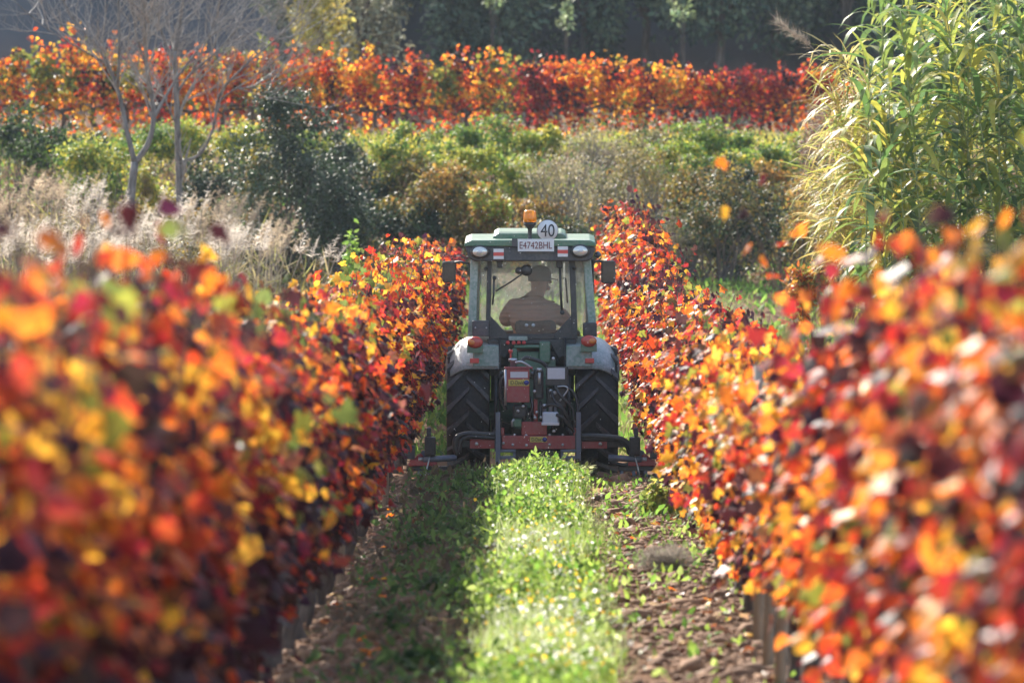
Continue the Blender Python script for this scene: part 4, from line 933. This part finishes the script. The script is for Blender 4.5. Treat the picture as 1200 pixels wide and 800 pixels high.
# rear window, its lower corners and sill
gp = [Q(575.5, 307, ry), Q(668, 307, ry), Q(670.5, 370, ry), Q(650, 391.5, ry), Q(594, 391.5, ry), Q(574, 370, ry)]
gw = MB().prism(gp, ry + .0, ry + .006).build('rear_window', M['glass'], tr)
MB().prism([Q(573, 368, ry), Q(594, 391, ry), Q(594, 397, ry), Q(573, 397, ry)], ry - .01, ry + .03).build('window_corner', M['black'], tr, bevel=.004)
MB().prism([Q(671, 368, ry), Q(673, 368, ry), Q(677, 397, ry), Q(650, 397, ry), Q(650, 391, ry)], ry - .01, ry + .03).build('window_corner', M['black'], tr, bevel=.004)
mb = MB(); bq(mb, 594.3, 649.7, 391, 397, ry - .01, ry + .03); mb.build('window_sill', M['black'], tr, bevel=.004)
for px in (617, 625): MB().lathe([(.018, 0), (.018, -.02), (.008, -.026)], Q3(px, 381, ry - .002), 'y', 10).build('window_knob', M['bright_steel'], tr)
for px, py in ((569.5, 315), (673, 314)): MB().lathe([(.018, .01), (.02, -.02), (.01, -.03)], Q3(px, py, ry - .01), 'y', 10).build('hinge', M['black'], tr)
# wiper, latch rods
mo = MB(); mo.lathe([(.05, .0), (.055, -.06), (.03, -.085)], Q3(617, 316.5, ry - .005), 'y', 16); mo.lathe([(.034, .0), (.034, -.06), (.02, -.07)], Q3(608, 317, ry - .005), 'y', 14); wm = mo.build('wiper_motor', M['black'], tr)
MB().tube([Q3(613, 320, ry - .05), Q3(599, 330, ry - .03), Q3(581, 341, ry - .02)], .008, 6).build('wiper_arm', M['black'], wm)
MB().tube([Q3(579, 325, ry - .03), Q3(578.5, 345, ry - .03), Q3(577, 357, ry - .03)], .009, 6).lathe([(.02, 0), (.02, .03)], Q3(579.5, 325.5, ry - .05), 'y', 10).build('latch_rod', M['black'], tr)
MB().tube([Q3(656, 305, ry - .03), Q3(657, 340, ry - .03), Q3(658.5, 366, ry - .03)], .012, 6).lathe([(.022, 0), (.022, .03)], Q3(658.8, 366, ry - .045), 'y', 10).build('gas_strut', M['black'], tr)
MB().tube([Q3(659, 326, ry - .02), Q3(663, 326, ry - .02), Q3(665, 355, ry - .02)], .007, 6).build('grab_rod', M['black'], tr)
mb = MB(); bq(mb, 582.5, 589, 304, 314, ry - .06, ry - .01); mb.build('latch_box', M['black'], tr, bevel=.01)
mb = MB(); bq(mb, 652, 659, 304, 314, ry - .06, ry - .01); mb.build('latch_box', M['black'], tr, bevel=.01)
# windscreen and front lower wall
zt = Q(0, 304, fy)[1]; MB().prism([(-.5, 1.38), (.5, 1.38), (.49, zt), (-.49, zt)], fy - .03, fy - .024).build('windscreen', M['glass_side'], tr)
MB().box(-.5, .5, ry + .05, fy, .95, 1.0).build('cab_floor', M['black'], tr)
mb = MB(); mb.prism([Q(570, 397.2, ry), Q(676, 397.2, ry), Q(672, 412, ry), Q(655, 420, ry), Q(645, 403, ry), Q(600, 403, ry), Q(592, 420, ry), Q(576, 412, ry)], ry - .005, ry + .05); mb.build('rear_crossmember', M['black'], tr, bevel=.008)
# boxes at the corners
mb = MB(); bq(mb, 553.5, 572.5, 375.5, 394, ry - .12, ry - .02); o = mb.build('control_box', M['navy'], tr, bevel=.008)
for px, py in ((557, 384), (570, 384)): MB().lathe([(.008, 0), (.008, -.012)], Q3(px, py, ry - .12), 'y', 8).build('bolt', M['bright_steel'], o)
mb = MB(); bq(mb, 683, 699.5, 378, 394, ry - .12, ry - .02); mb.build('control_box', M['black'], tr, bevel=.012)
mb = MB(); bq(mb, 596, 618, 394, 399, ry - .08, ry - .02); vb = mb.build('valve_block', M['green_dusty'], tr, bevel=.006)
for px in (595, 602, 608, 614): MB().lathe([(.018, .02), (.02, -.03), (.012, -.045)], Q3(px, 401.5, ry - .05), 'y', 10).build('coupling', M['reflector'], vb)
# roof ------------------------------------------------------------------
roof_y0, roof_y1 = .14, 1.95
zq = lambda py: Q(0, py, roof_y0)[1]; xq = lambda px: Q(px, 0, roof_y0)[0]
def loft(secs):                                         # cross-sections (ly, [(x, z)...]) joined front to back
    mb = MB(); n = len(secs[0][1]); vs = [(x, ly, z) for ly, pl in secs for x, z in pl]; fs = [tuple(range(n)), tuple(range(len(vs) - 1, len(vs) - n - 1, -1))]
    for k in range(len(secs) - 1):
        for i in range(n): fs.append((k * n + i, (k + 1) * n + i, (k + 1) * n + (i + 1) % n, k * n + (i + 1) % n))
    return mb.add(vs, fs)
def roof_sec(top, inset=0): return [(xq(543.8 + inset), zq(288.5)), (xq(545 + inset), zq(top + 3.2)), (xq(552 + inset), zq(top + .4)), (xq(600), zq(top)), (xq(644), zq(top)), (xq(691 - inset), zq(top + .2)), (xq(697.5 - inset), zq(top + 2.8)), (xq(699 - inset), zq(288.5))]
rf_o = loft([(roof_y0, roof_sec(281.5)), (roof_y0 + .04, roof_sec(280)), (roof_y0 + .3, roof_sec(276.5)), (roof_y0 + .7, roof_sec(273.5)), (1.5, roof_sec(273.5, 1)), (roof_y1, roof_sec(280, 3))]).build('roof', M['green'], tr, bevel=.008)
def hatch_sec(top, base): return [(xq(577), zq(base)), (xq(578.5), zq(top + 3)), (xq(584), zq(top)), (xq(658), zq(top)), (xq(663), zq(top + 2.4)), (xq(664.5), zq(base))]
loft([(roof_y0 + .10, hatch_sec(274, 280)), (roof_y0 + .14, hatch_sec(271.5, 280)), (roof_y0 + .7, hatch_sec(267, 276)), (roof_y1 - .5, hatch_sec(268, 276))]).build('roof_hatch', M['green'], rf_o, bevel=.008)
mb = MB(); mb.prism([(xq(544.8), zq(288.7)), (xq(698), zq(288.7)), (xq(694), zq(303)), (xq(688), zq(306)), (xq(556), zq(306)), (xq(549), zq(302))], roof_y0 + .02, roof_y1 - .03); mb.build('roof_visor', M['navy'], tr, bevel=.012)
mb = MB(); bq(mb, 600, 606.3, 279.5, 289, roof_y0 - .03, roof_y0 + .05); mb.build('plate_bracket', M['navy'], tr)
for px, py in ((562.5, 295), (680, 294)):
    o = MB().lathe([(.092, .06), (.092, -.01), (.078, -.03)], (0, 0, 0), 'y', 22).build('work_lamp', M['black'], tr, Q3(px, py, roof_y0 - .01)); o.scale = (1, 1, .68)
    MB().lathe([(.072, .0), (.066, -.012), (.03, -.02)], (0, -.024, 0), 'y', 20).build('lens', M['lamp'], o)
    MB().lathe([(.028, .0), (.022, -.012)], (0, -.042, 0), 'y', 12).build('bulb', M['white'], o)
for px, py in ((584.3, 297.6), (659.5, 294.8)):
    y_ = roof_y0 - .004; mb = MB(); bq(mb, px - 6, px + 6, py - 6, py + 6, y_ - .008, y_ + .02); o = mb.build('marker_plate', M['white'], tr)
    mb = MB(); bq(mb, px - 6, px + 6, py - 2, py + 2.2, y_ - .011, y_ - .0085); mb.build('red_stripe', M['reflector'], o)
mb = MB(); bq(mb, 606.8, 649.3, 280, 294.6, roof_y0 - .035, roof_y0 - .027); np_ = mb.build('number_plate', M['white'], tr)
text('E4742BHL', 628, 287.4, roof_y0 - .039, 8.2, M['maroon'], np_, wpx=38)
o = MB().lathe([(.097, .0), (.097, -.008)], (0, 0, 0), 'y', 32).build('speed_disc', M['white'], tr, Q3(641.7, 270, roof_y0 - .02))
MB().lathe([(.0965, .0), (.0965, .006)], (0, 0, 0), 'y', 32).build('disc_rim', M['ink'], o, (0, .001, 0)).scale = (1.045, 1, 1.045)
tx = text('40', 641.7, 270, roof_y0 - .031, 14.5, M['ink'], tr, wpx=16.5); tx.name = 'disc_numerals'
MB().box(.13, .145, roof_y0 - .018, roof_y0 - .008, 2.13, 2.26).build('disc_post', M['black'], tr)
bx_, bz = Q(621, 261, roof_y0 + .02)
bs = MB(); bs.lathe([(.05, 0), (.058, .005), (.058, -.02), (.03, -.05), (.02, -.06), (.018, -.16), (.03, -.17)], (bx_, roof_y0 + .02, bz), 'z', 16); bc = bs.build('beacon_stem', M['black'], tr)
MB().lathe([(.062, 0), (.064, .03), (.058, .095), (.05, .108), (.02, .112)], (bx_, roof_y0 + .02, bz + .006), 'z', 18).build('beacon', M['amber'], tr)
# mirrors
for s, (px0, px1, py0, py1, ax_, ay_) in ((-1, (516.5, 536, 306, 331, 549, 309)), (1, (702.5, 723, 305, 332, 696, 307))):
    cx, cz = (Q(px0, py0, .5)[0] + Q(px1, py1, .5)[0]) / 2, (Q(px0, py0, .5)[1] + Q(px1, py1, .5)[1]) / 2; hw, hh = abs(Q(px1, 0, .5)[0] - Q(px0, 0, .5)[0]) / 2 * .82, abs(Q(0, py0, .5)[1] - Q(0, py1, .5)[1]) / 2
    mb = MB(); mb.prism([(-hw, -hh * .8), (-hw * .8, -hh), (hw * .8, -hh), (hw, -hh * .85), (hw, hh * .85), (hw * .8, hh), (-hw * .8, hh), (-hw, hh * .8)], -.03, .05); o = mb.build('mirror', M['black'], tr, (cx, .5, cz), bevel=.012)
    MB().prism([(-hw * .8, -hh * .82), (hw * .8, -hh * .82), (hw * .8, hh * .82), (-hw * .8, hh * .82)], -.034, -.0305).build('mirror_face', M['mirror'], o)
    x2, y2, z2 = Q3(ax_, ay_, .45); MB().tube([(cx, .52, cz + hh * .8), (cx - s * .1, .52, cz + hh * .95), (x2, .45, z2)], .012, 6).build('mirror_arm', M['black'], tr)
MB().tube([Q3(699, 300, .35), Q3(702, 297, .33)], .03, 10).build('side_marker', M['navy'], tr)
# interior
st_ = MB(); st_.box(-.24, .24, .78, .98, 1.05, 1.17); bq(st_, 603, 652, 375, 392, .78, .9); se = st_.build('seat', M['seat'], tr, bevel=.05); MB().box(-.2, .2, .98, 1.25, 1.03, 1.17).build('cushion', M['seat'], se, bevel=.03); MB().box(-.12, .12, .85, 1.15, 1.0, 1.05).build('pedestal', M['black'], se)
sw = MB(); sw.tube([(.19 * math.cos(a), 0, .19 * math.sin(a)) for a in np.linspace(0, 2 * math.pi, 25)], .014, 6, False)
for k in range(3): a = k * 2.094 + .5; sw.tube([(0, 0, 0), (.19 * math.cos(a), 0, .19 * math.sin(a))], .01, 5)
so_ = sw.build('steering_wheel', M['black'], tr, (.03, 1.47, 1.46)); so_.rotation_euler.x = R(-50)
MB().tube([(.03, 1.47, 1.46), (.03, 1.68, 1.2), (.03, 1.7, 1.0)], .03, 8).build('steering_column', M['black'], tr)
MB().box(-.46, .46, 1.6, 1.72, 1.0, 1.36).build('dashboard', M['black'], tr, bevel=.03)
MB().tube([(.4, 1.0, 1.0), (.4, 1.02, 1.3), (.38, 1.0, 1.42)], [.02, .012, .02], 8).build('control_lever', M['black'], tr)

# ------------------------------------------------------------------ driver
def skin(name, verts, edges, mat, parent, root_ix=0, sub=2):
    me = bpy.data.meshes.new(name); me.from_pydata([v[:3] for v in verts], edges, []); o = link(name, me, parent)
    m1 = o.modifiers.new('skin', 'SKIN'); m1.use_smooth_shade = True; m2 = o.modifiers.new('sub', 'SUBSURF'); m2.levels = m2.render_levels = sub
    for i, v in enumerate(verts):
        sv = me.skin_vertices[0].data[i]; rr = v[3]; sv.radius = rr if isinstance(rr, tuple) else (rr, rr); sv.use_root = (i == root_ix)
    me.materials.append(mat); bpy.context.view_layer.update()
    dg = bpy.context.evaluated_depsgraph_get(); nm = bpy.data.meshes.new_from_object(o.evaluated_get(dg)); o.modifiers.clear(); o.data = nm
    return o
hx, hz = Q(634, 327, .98); hx -= .0
px_, pz_ = Q(628, 372, 1.0)
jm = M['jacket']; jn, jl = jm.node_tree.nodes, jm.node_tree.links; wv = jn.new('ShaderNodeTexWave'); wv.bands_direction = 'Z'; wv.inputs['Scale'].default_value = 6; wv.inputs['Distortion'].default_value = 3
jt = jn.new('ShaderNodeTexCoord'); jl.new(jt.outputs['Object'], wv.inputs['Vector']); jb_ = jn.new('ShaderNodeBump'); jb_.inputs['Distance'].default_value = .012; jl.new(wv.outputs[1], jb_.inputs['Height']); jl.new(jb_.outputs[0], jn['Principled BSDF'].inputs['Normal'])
person = empty('person', (0, TY + 1.0, 0), 'driver in brown jacket and dark cap glancing sideways inside the tractor cab', 'person')
dy = .02
# body: pelvis, spine, neck, head, arms, legs in one surface
bv = [(0, .0, 1.22, .15), (.0, -.02, 1.40, .15), (.0, .0, 1.52, (.15, .15)), (.01, .02, 1.66, .075), (.035, .04, 1.71, .062), (.05, .05, 1.77, .085), (.055, .06, 1.85, .09), (.055, .06, 1.91, .06),
      (-.19, .02, 1.57, .07), (-.27, .14, 1.46, .052), (-.17, .38, 1.46, .042), (-.13, .46, 1.49, .035),
      (.20, .04, 1.55, .07), (.30, .16, 1.45, .052), (.22, .38, 1.46, .042), (.18, .46, 1.49, .035),
      (-.11, .22, 1.20, .09), (-.15, .50, 1.19, .07), (-.16, .56, 1.02, .05), (-.16, .66, 1.0, .04),
      (.11, .22, 1.20, .09), (.15, .50, 1.19, .07), (.16, .56, 1.02, .05), (.16, .66, 1.0, .04)]
be = [(0, 1), (1, 2), (2, 3), (3, 4), (4, 5), (5, 6), (6, 7), (2, 8), (8, 9), (9, 10), (10, 11), (2, 12), (12, 13), (13, 14), (14, 15), (0, 16), (16, 17), (17, 18), (18, 19), (0, 20), (20, 21), (21, 22), (22, 23)]
body = skin('body', bv, be, M['skin'], person)
# face turned to the side: nose, brow, chin, ear joined to the body mesh
bm = bmesh.new(); bm.from_mesh(body.data)
def blob(c, s, seg=10):
    r_ = bmesh.ops.create_uvsphere(bm, u_segments=seg, v_segments=7, radius=1)
    for v in r_['verts']: v.co = Vector((c[0] + v.co.x * s[0], c[1] + v.co.y * s[1], c[2] + v.co.z * s[2]))
blob((.150, .075, 1.825), (.022, .016, .022)); blob((.130, .07, 1.765), (.03, .03, .024)); blob((.135, .045, 1.795), (.012, .022, .008)); blob((.052, -.035, 1.825), (.022, .012, .034)); blob((.128, .04, 1.85), (.02, .02, .012))
for hxx, s in ((-.13, -1), (.18, 1)):
    for k in range(4): blob((hxx - s * (.02 + .012 * k) + s * .02, .50 - .006 * abs(k - 1.5), 1.51 - .014 * k), (.011, .034, .010), 8)
    blob((hxx - s * .035, .475, 1.525), (.011, .026, .011), 8)
bm.to_mesh(body.data); bm.free(); body.data.polygons.foreach_set('use_smooth', [True] * len(body.data.polygons))
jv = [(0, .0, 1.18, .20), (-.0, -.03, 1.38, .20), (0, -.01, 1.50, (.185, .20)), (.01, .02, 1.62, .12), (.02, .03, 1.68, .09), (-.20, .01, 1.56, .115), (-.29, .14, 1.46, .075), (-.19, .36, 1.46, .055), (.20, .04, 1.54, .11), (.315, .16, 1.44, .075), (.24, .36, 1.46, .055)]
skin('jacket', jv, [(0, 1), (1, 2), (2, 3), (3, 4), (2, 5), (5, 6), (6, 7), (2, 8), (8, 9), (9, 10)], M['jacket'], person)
tv_ = [(0, .02, 1.2, .17), (-.11, .22, 1.20, .105), (-.15, .50, 1.19, .085), (-.16, .56, 1.04, .065), (.11, .22, 1.20, .105), (.15, .50, 1.19, .085), (.16, .56, 1.04, .065)]
skin('trousers', tv_, [(0, 1), (1, 2), (2, 3), (0, 4), (4, 5), (5, 6)], M['trousers'], person)
cp = MB(); cp.lathe([(.108, -.03), (.112, .02), (.108, .06), (.09, .10), (.05, .115), (.01, .117)], (.055, .055, 1.86), 'z', 18); cp.add([(.14, -.01, 1.855), (.14, .12, 1.855), (.225, .10, 1.840), (.235, .055, 1.838), (.225, .01, 1.840), (.14, -.01, 1.865), (.14, .12, 1.865), (.225, .10, 1.848), (.235, .055, 1.846), (.225, .01, 1.848)], [(0, 1, 2, 3, 4), (9, 8, 7, 6, 5), (0, 5, 6, 1), (1, 6, 7, 2), (2, 7, 8, 3), (3, 8, 9, 4), (4, 9, 5, 0)])
cp.build('cap', M['cap'], person)
for k in person.children: k.location = (.0, 0, 0)
person.location.x = Q(628, 0, 1.0)[0] - .02

# ------------------------------------------------------------------ cultivator on the tractor's hitch
cu = empty('cultivator', (0, TY, 0), 'red inter-row cultivator with oil tank and black hoses hitched behind the tractor', 'cultivator')
def bx(name, px0, px1, py0, py1, y0, y1, mat, parent=cu, bevel=.006):
    mb = MB(); bq(mb, px0, px1, py0, py1, y0, y1); return mb.build(name, M[mat], parent, bevel=bevel)
def bolts(parent, pts, y, r_=.014, mat='bright_steel'):
    for px, py in pts: MB().lathe([(r_, .004), (r_, -.012), (r_ * .6, -.016)], Q3(px, py, y), 'y', 8).build('bolt', M[mat], parent)
b0 = -.42
mbm = bx('main_beam', 588, 676, 510.5, 526, b0, b0 + .12, 'red')
bolts(mbm, [(601, 521), (617, 521.5), (644, 521), (659.5, 521), (590, 519)], b0); bolts(mbm, [(616.5, 510), (644, 509.5), (659.5, 509.5), (603, 509.5)], b0 + .03)
pl_ = bx('label', 621, 641, 511.5, 518, b0 - .004, b0 - .0005, 'yellow', mbm, 0); text('ID-David', 629.5, 514.8, b0 - .008, 4, M['ink'], cu, wpx=14).name = 'beam_lettering'; MB().lathe([(.022, 0), (.022, -.003)], Q3(638.3, 514.8, b0 - .004), 'y', 14).build('label_dot', M['blue'], pl_)
for s, (a_, b_) in ((-1, (550.5, 580)), (1, (681.5, 711.5))):
    sb = bx('side_beam', a_, b_, 515, 525.5, b0 + .01, b0 + .11, 'red'); bolts(sb, [(a_ + 8, 520)] if s < 0 else [(b_ - 8, 520)], b0 + .01, .018)
    bx('inner_tube', *((534, 550.4) if s < 0 else (711.6, 735)), 517, 524, b0 + .03, b0 + .09, 'black')
    tp = 483
    px = 583.5 if s < 0 else 678
    po = bx('post', px - 2.8, px + 2.8, tp, 565 if s < 0 else 540, b0 - .05, b0 - .005, 'steel', bevel=.004)
    bx('post_clamp', px - 4, px + 4, 507, 529, b0 - .012, b0 + .13, 'navy', po)
    # shank brackets
    cxp = 594 if s < 0 else 667.5
    br_ = bx('shank_bracket', cxp - 10.5, cxp + 10.5, 526.6, 530, b0 - .03, b0 + .1, 'steel'); bx('bracket_leg', cxp - (10.5 if s > 0 else -7), cxp + (10.5 if s < 0 else -7), 530.2, 538, b0 - .02, b0 + .04, 'steel', br_); bx('bracket_foot', cxp - 8, cxp + 10, 534, 538, b0 - .035, b0 - .022, 'steel', br_)
    bx('upright_lug', *((587, 591) if s < 0 else (672, 676)), 501, 510.3, b0 + .02, b0 + .08, 'red')
sh = MB(); sh.prism([Q(587, 541, b0), Q(600, 541, b0), Q(600, 556, b0), Q(596, 563, b0), Q(587, 563, b0)], b0 - .02, b0 + .01); sh.build('shank_plate', M['steel'], cu, bevel=.004)
MB().prism([Q(662, 538, b0), Q(673, 538, b0), Q(671, 556, b0), Q(664, 558, b0)], b0 + .0, b0 + .03).build('shank_plate', M['steel'], cu, bevel=.004)
bx('dark_filler_bar', 601.5, 658, 526.8, 543, b0 + .08, b0 + .14, 'black')  # black bar added in place of the shade below the beam
# mast and hitch frame
bx('mast', 611, 641, 494, 510.3, b0 + .02, b0 + .1, 'red', bevel=.01); bx('mast_post', 625.5, 630, 445, 494, b0 + .06, b0 + .12, 'red')
bx('mast_post', 614, 617, 480, 510, b0 + .05, b0 + .1, 'black')
# red oil tank
tk_y = b0 - .02
tk = bx('oil_tank', 591.5, 620.5, 432, 471.5, tk_y, tk_y + .24, 'red', bevel=.008)
bx('tank_flange', 590.8, 624.5, 430, 432, tk_y - .008, tk_y + .25, 'red', tk); bx('tank_sticker', 598, 618.5, 435.5, 442.5, tk_y - .004, tk_y - .0005, 'silver_label', tk, 0)
yl = bx('tank_label', 595.8, 620, 444.6, 452, tk_y - .004, tk_y - .0005, 'yellow', tk, 0); text('ID-David', 606, 448.3, tk_y - .008, 5, M['ink'], cu, wpx=16).name = 'tank_lettering'; MB().lathe([(.024, 0), (.024, -.003)], Q3(617, 448.3, tk_y - .004), 'y', 14).build('label_dot', M['blue'], yl)
fl = MB(); fx, fyy, fz = Q3(601, 430, tk_y + .1); fl.lathe([(.025, 0), (.025, .05), (.04, .052), (.042, .078), (.01, .085)], (fx, fyy, fz), 'z', 14); fl.build('filler_cap', M['bright_steel'], tk)
MB().tube([Q3(598.5, 424, tk_y + .1), Q3(598.3, 411, tk_y + .1)], .008, 6).lathe([(.02, -.01), (.02, .02)], Q3(598.3, 412, tk_y + .1), 'z', 10).build('dipstick', M['reflector'], tk)
MB().tube([Q3(592.3, 433, tk_y + .0), Q3(592.3, 475, tk_y + .0)], .012, 8).build('sight_tube', M['bright_steel'], tk)
# pump column between tank and electric box
col_ = bx('pump_column', 625, 637, 433, 468, b0 + .02, b0 + .2, 'black', bevel=.02)
MB().tube([Q3(632, 436, b0 + .0), Q3(632, 450, b0 + .0)], .016, 8).lathe([(.024, 0), (.024, .03)], Q3(632, 435, b0 + .0), 'z', 10).build('filter', M['bright_steel'], col_)
bolts(col_, [(626.3, 458.5), (648.5, 420), (629, 483), (627, 489.5), (634, 489), (607, 481.5), (613, 476)], b0 + .01, .016)
vl = bx('valve_stack', 601, 618, 474, 490, b0 + .02, b0 + .18, 'black', bevel=.02); bx('valve_foot', 601.5, 611, 491, 500, b0 + .0, b0 + .15, 'green', vl); MB().tube([Q3(600.5, 500, b0), Q3(600, 494, b0), Q3(602.5, 491, b0)], .012, 6).build('valve_pipe', M['bright_steel'], vl)
eb = bx('electric_box', 639.5, 666, 429.5, 452, b0 + .0, b0 + .12, 'black', bevel=.008); bx('box_sticker', 641.5, 662, 431, 444, b0 - .004, b0 - .0005, 'silver_label', eb, 0)
bx('valve_bank', 640, 664, 453, 478, b0 + .06, b0 + .2, 'black', bevel=.02)
bolts(eb, [(645.5, 458), (647, 463.5), (650, 460)], b0 + .05, .02)
MB().tube(arc([Q3(653, 453, b0 - .01), Q3(662, 452.5, b0 - .02), Q3(665.5, 456, b0 - .02), Q3(661, 463, b0 - .02), Q3(656, 470, b0 - .02)], 5), .008, 6).build('steel_pipe', M['bright_steel'], cu)
jb = bx('junction_block', 635.5, 654.5, 482.5, 496.5, b0 - .05, b0 + .08, 'aluminium', bevel=.012); bx('block_rim', 634.5, 655.5, 495, 498.5, b0 - .06, b0 + .09, 'white', jb)
for px in (638, 645, 651): MB().lathe([(.018, -.02), (.018, .04), (.028, .045), (.02, .07)], Q3(px, 482, b0), 'z', 10).build('fitting', M['bright_steel'], jb)
for px, y_ in ((613, .05), (624, .1), (633, .08), (650, .12), (658, .1)): MB().tube([Q3(px, 470, b0 + y_), Q3(px + 1, 500, b0 + y_)], .016, 7).build('hydraulic_line', M['black'], cu)
def hose(pts, r_=.02, name='hose', mat='black'): MB().tube(arc([Q3(*p) for p in pts], 7), r_, 8).build(name, M[mat], cu)
hose([(581, 509.5, b0), (560, 508.5, b0 - .01), (545, 508.5, b0 - .02), (535, 513, b0 - .03), (533, 522, b0 - .03), (536, 533, b0 - .02)], .026); hose([(581, 513, b0), (562, 512, b0 - .02), (548, 512, b0 - .03), (540, 517, b0 - .03), (538, 530, b0 - .03)], .02)
hose([(681, 511, b0), (700, 511, b0 - .02), (722, 513, b0 - .03), (733, 517, b0 - .03), (739, 526, b0 - .03), (741, 536, b0 - .02)], .026); hose([(681, 514.5, b0), (705, 514.5, b0), (725, 516, b0 - .02), (734, 522, b0 - .02), (738, 532, b0)], .02)
hose([(741, 536, b0), (737, 543, b0 - .02), (728, 544.5, b0 - .02), (719, 541, b0 - .02), (714, 535, b0)], .018)
hose([(611, 424, b0), (616, 419, b0), (625, 421, b0), (634, 424, b0 + .02), (641, 430, b0 + .05)], .018); hose([(604, 425, b0), (611, 424, b0 - .02), (620, 429, b0), (625, 434, b0 + .03)], .012, mat='bright_steel')
hose([(646, 458, b0), (650, 470, b0 - .03), (657, 476, b0 - .04), (664, 486, b0 - .03), (668, 498, b0), (674, 508, b0 + .04)], .014); hose([(650, 452, b0), (656, 462, b0 - .04), (663, 470, b0 - .04), (671, 480, b0 - .02), (674, 500, b0)], .014)
hose([(637, 478, b0 - .02), (645, 474, b0 - .05), (655, 476, b0 - .05), (662, 484, b0 - .04), (665, 495, b0)], .014); hose([(652, 486, b0 - .05), (659, 489, b0 - .07), (664, 495, b0 - .05), (671, 503, b0)], .016)
hose([(596, 440, b0 + .1), (588, 445, b0 + .1), (587, 465, b0 + .1), (593, 480, b0 + .1)], .016); hose([(620, 490, b0), (624, 478, b0 - .02), (622, 465, b0 + .02)], .012); hose([(660, 452, b0 + .1), (672, 460, b0 + .12), (677, 478, b0 + .1), (677, 498, b0 + .05)], .014)
bolts(cu, [(653.5, 494), (649, 505)], b0, .016)
for c_ in list(cu.children):
    if c_.name.startswith('bolt'): c_.name = 'bolt_head'
# side tool units
for s in (-1, 1):
    m_x = (lambda p: p) if s > 0 else (lambda p: 1244 - p + 4)
    bb = lambda n, a_, b_, c_, d_, y0, y1, mt, bv_=.008: bx(n, min(m_x(a_), m_x(b_)), max(m_x(a_), m_x(b_)), c_, d_, y0, y1, mt, bevel=bv_)
    bb('tool_motor', 737.5, 750.5, 512, 534, b0 - .08, b0 + .06, 'black', .015); bb('motor_cap', 743, 748, 501, 511.6, b0 - .05, b0 + .02, 'navy')
    bb('valve_head', 762, 773.5, 522, 538, b0 - .06, b0 + .06, 'navy', .01); bb('head_spindle', 766, 768.5, 514, 521.8, b0 - .02, b0 + .01, 'black')
    MB().tube([Q3(m_x(713), 536, b0 - .02), Q3(m_x(735), 537.5, b0 - .03), Q3(m_x(752), 538, b0 - .03)], .03, 10).build('ram', M['steel'], cu)
    MB().tube([Q3(m_x(752), 538, b0 - .03), Q3(m_x(758), 538, b0 - .03)], .02, 8).build('ram_rod', M['bright_steel'], cu)
    bb('tool_arm', 736, 768, 538.5, 546, b0 - .04, b0 + .06, 'red'); bb('tool_carrier', 724, 772, 546.2, 552, b0 - .02, b0 + .1, 'black')
    MB().tube([Q3(m_x(753), 533, b0), Q3(m_x(768), 546, b0)], .028, 8).build('pivot_arm', M['red'], cu)
    for px in (728, 742, 756, 768):
        MB().tube(arc([Q3(m_x(px), 550, b0 + .03), Q3(m_x(px) + s * 1, 556, b0 - .04), Q3(m_x(px) + s * 2, 561, b0 + .02)], 3), [.018] * 6 + [.008], 6).build('tine', M['steel'], cu)
    dsc = MB(); dsc.lathe([(.02, -.015), (.14, 0.0), (.145, .004), (.02, .012)], (0, 0, 0), 'x', 20); d = dsc.build('disc_blade', M['steel'], cu, (Q(m_x(752), 0, b0)[0], b0 + .12, .13)); d.rotation_euler.z = R(20 * s)
    MB().tube(arc([Q3(m_x(744), 534, b0 - .05), Q3(m_x(748), 550, b0 - .07), Q3(m_x(750), 562, b0 - .05)], 3), .007, 5).build('loose_wire', M['bright_steel'], cu)

# dust motes in the air round the tractor
r = np.random.default_rng(77); n = 260
pxs = r.normal(620, 75, n); pys = r.uniform(230, 570, n); yy = r.uniform(49, 52.4, n)
pos = np.stack([(pxs - VX) / F * yy, yy, H - (pys - VY) / F * yy], 1); pos = pos[pos[:, 2] > .1]; n = len(pos)
tet = (np.array([(1, 0, -.4), (-.6, .8, -.4), (-.6, -.8, -.4), (0, 0, .9)]), np.array([(0, 2, 1), (0, 1, 3), (1, 2, 3), (2, 0, 3)]))
Vv, Tt, Cc = scatter([tet], pos, norm(r.normal(0, 1, (n, 3))), norm(r.normal(0, 1, (n, 3))), r.uniform(.002, .006, n), np.ones((n, 3)) * .7, r)
tag(link('dust', tri_mesh('dust', Vv, Tt, M['plume'], Cc)), 'bright dust specks drifting around the tractor', 'dust', kind='stuff')

# ------------------------------------------------------------------ haze
def volume_box(name, x0, x1, y0, y1, z0, z1, dens, col, aniso, label):
    m, N, L, b = mat_new(name); N.remove(b); pv = N.new('ShaderNodeVolumePrincipled'); pv.inputs['Color'].default_value = (*col, 1); pv.inputs['Density'].default_value = dens; pv.inputs['Anisotropy'].default_value = aniso
    L.new(pv.outputs[0], N['Material Output'].inputs['Volume']); m.cycles.homogeneous_volume = True if hasattr(m, 'cycles') and hasattr(m.cycles, 'homogeneous_volume') else False
    mb = MB(); mb.box(x0, x1, y0, y1, z0, z1); return tag(mb.build(name, m), label, 'haze', kind='stuff')
volume_box('haze', -310, 310, -70, 710, -2, 105,   .00018, (.72, .86, 1.0), .2, 'thin pale haze filling the valley air')
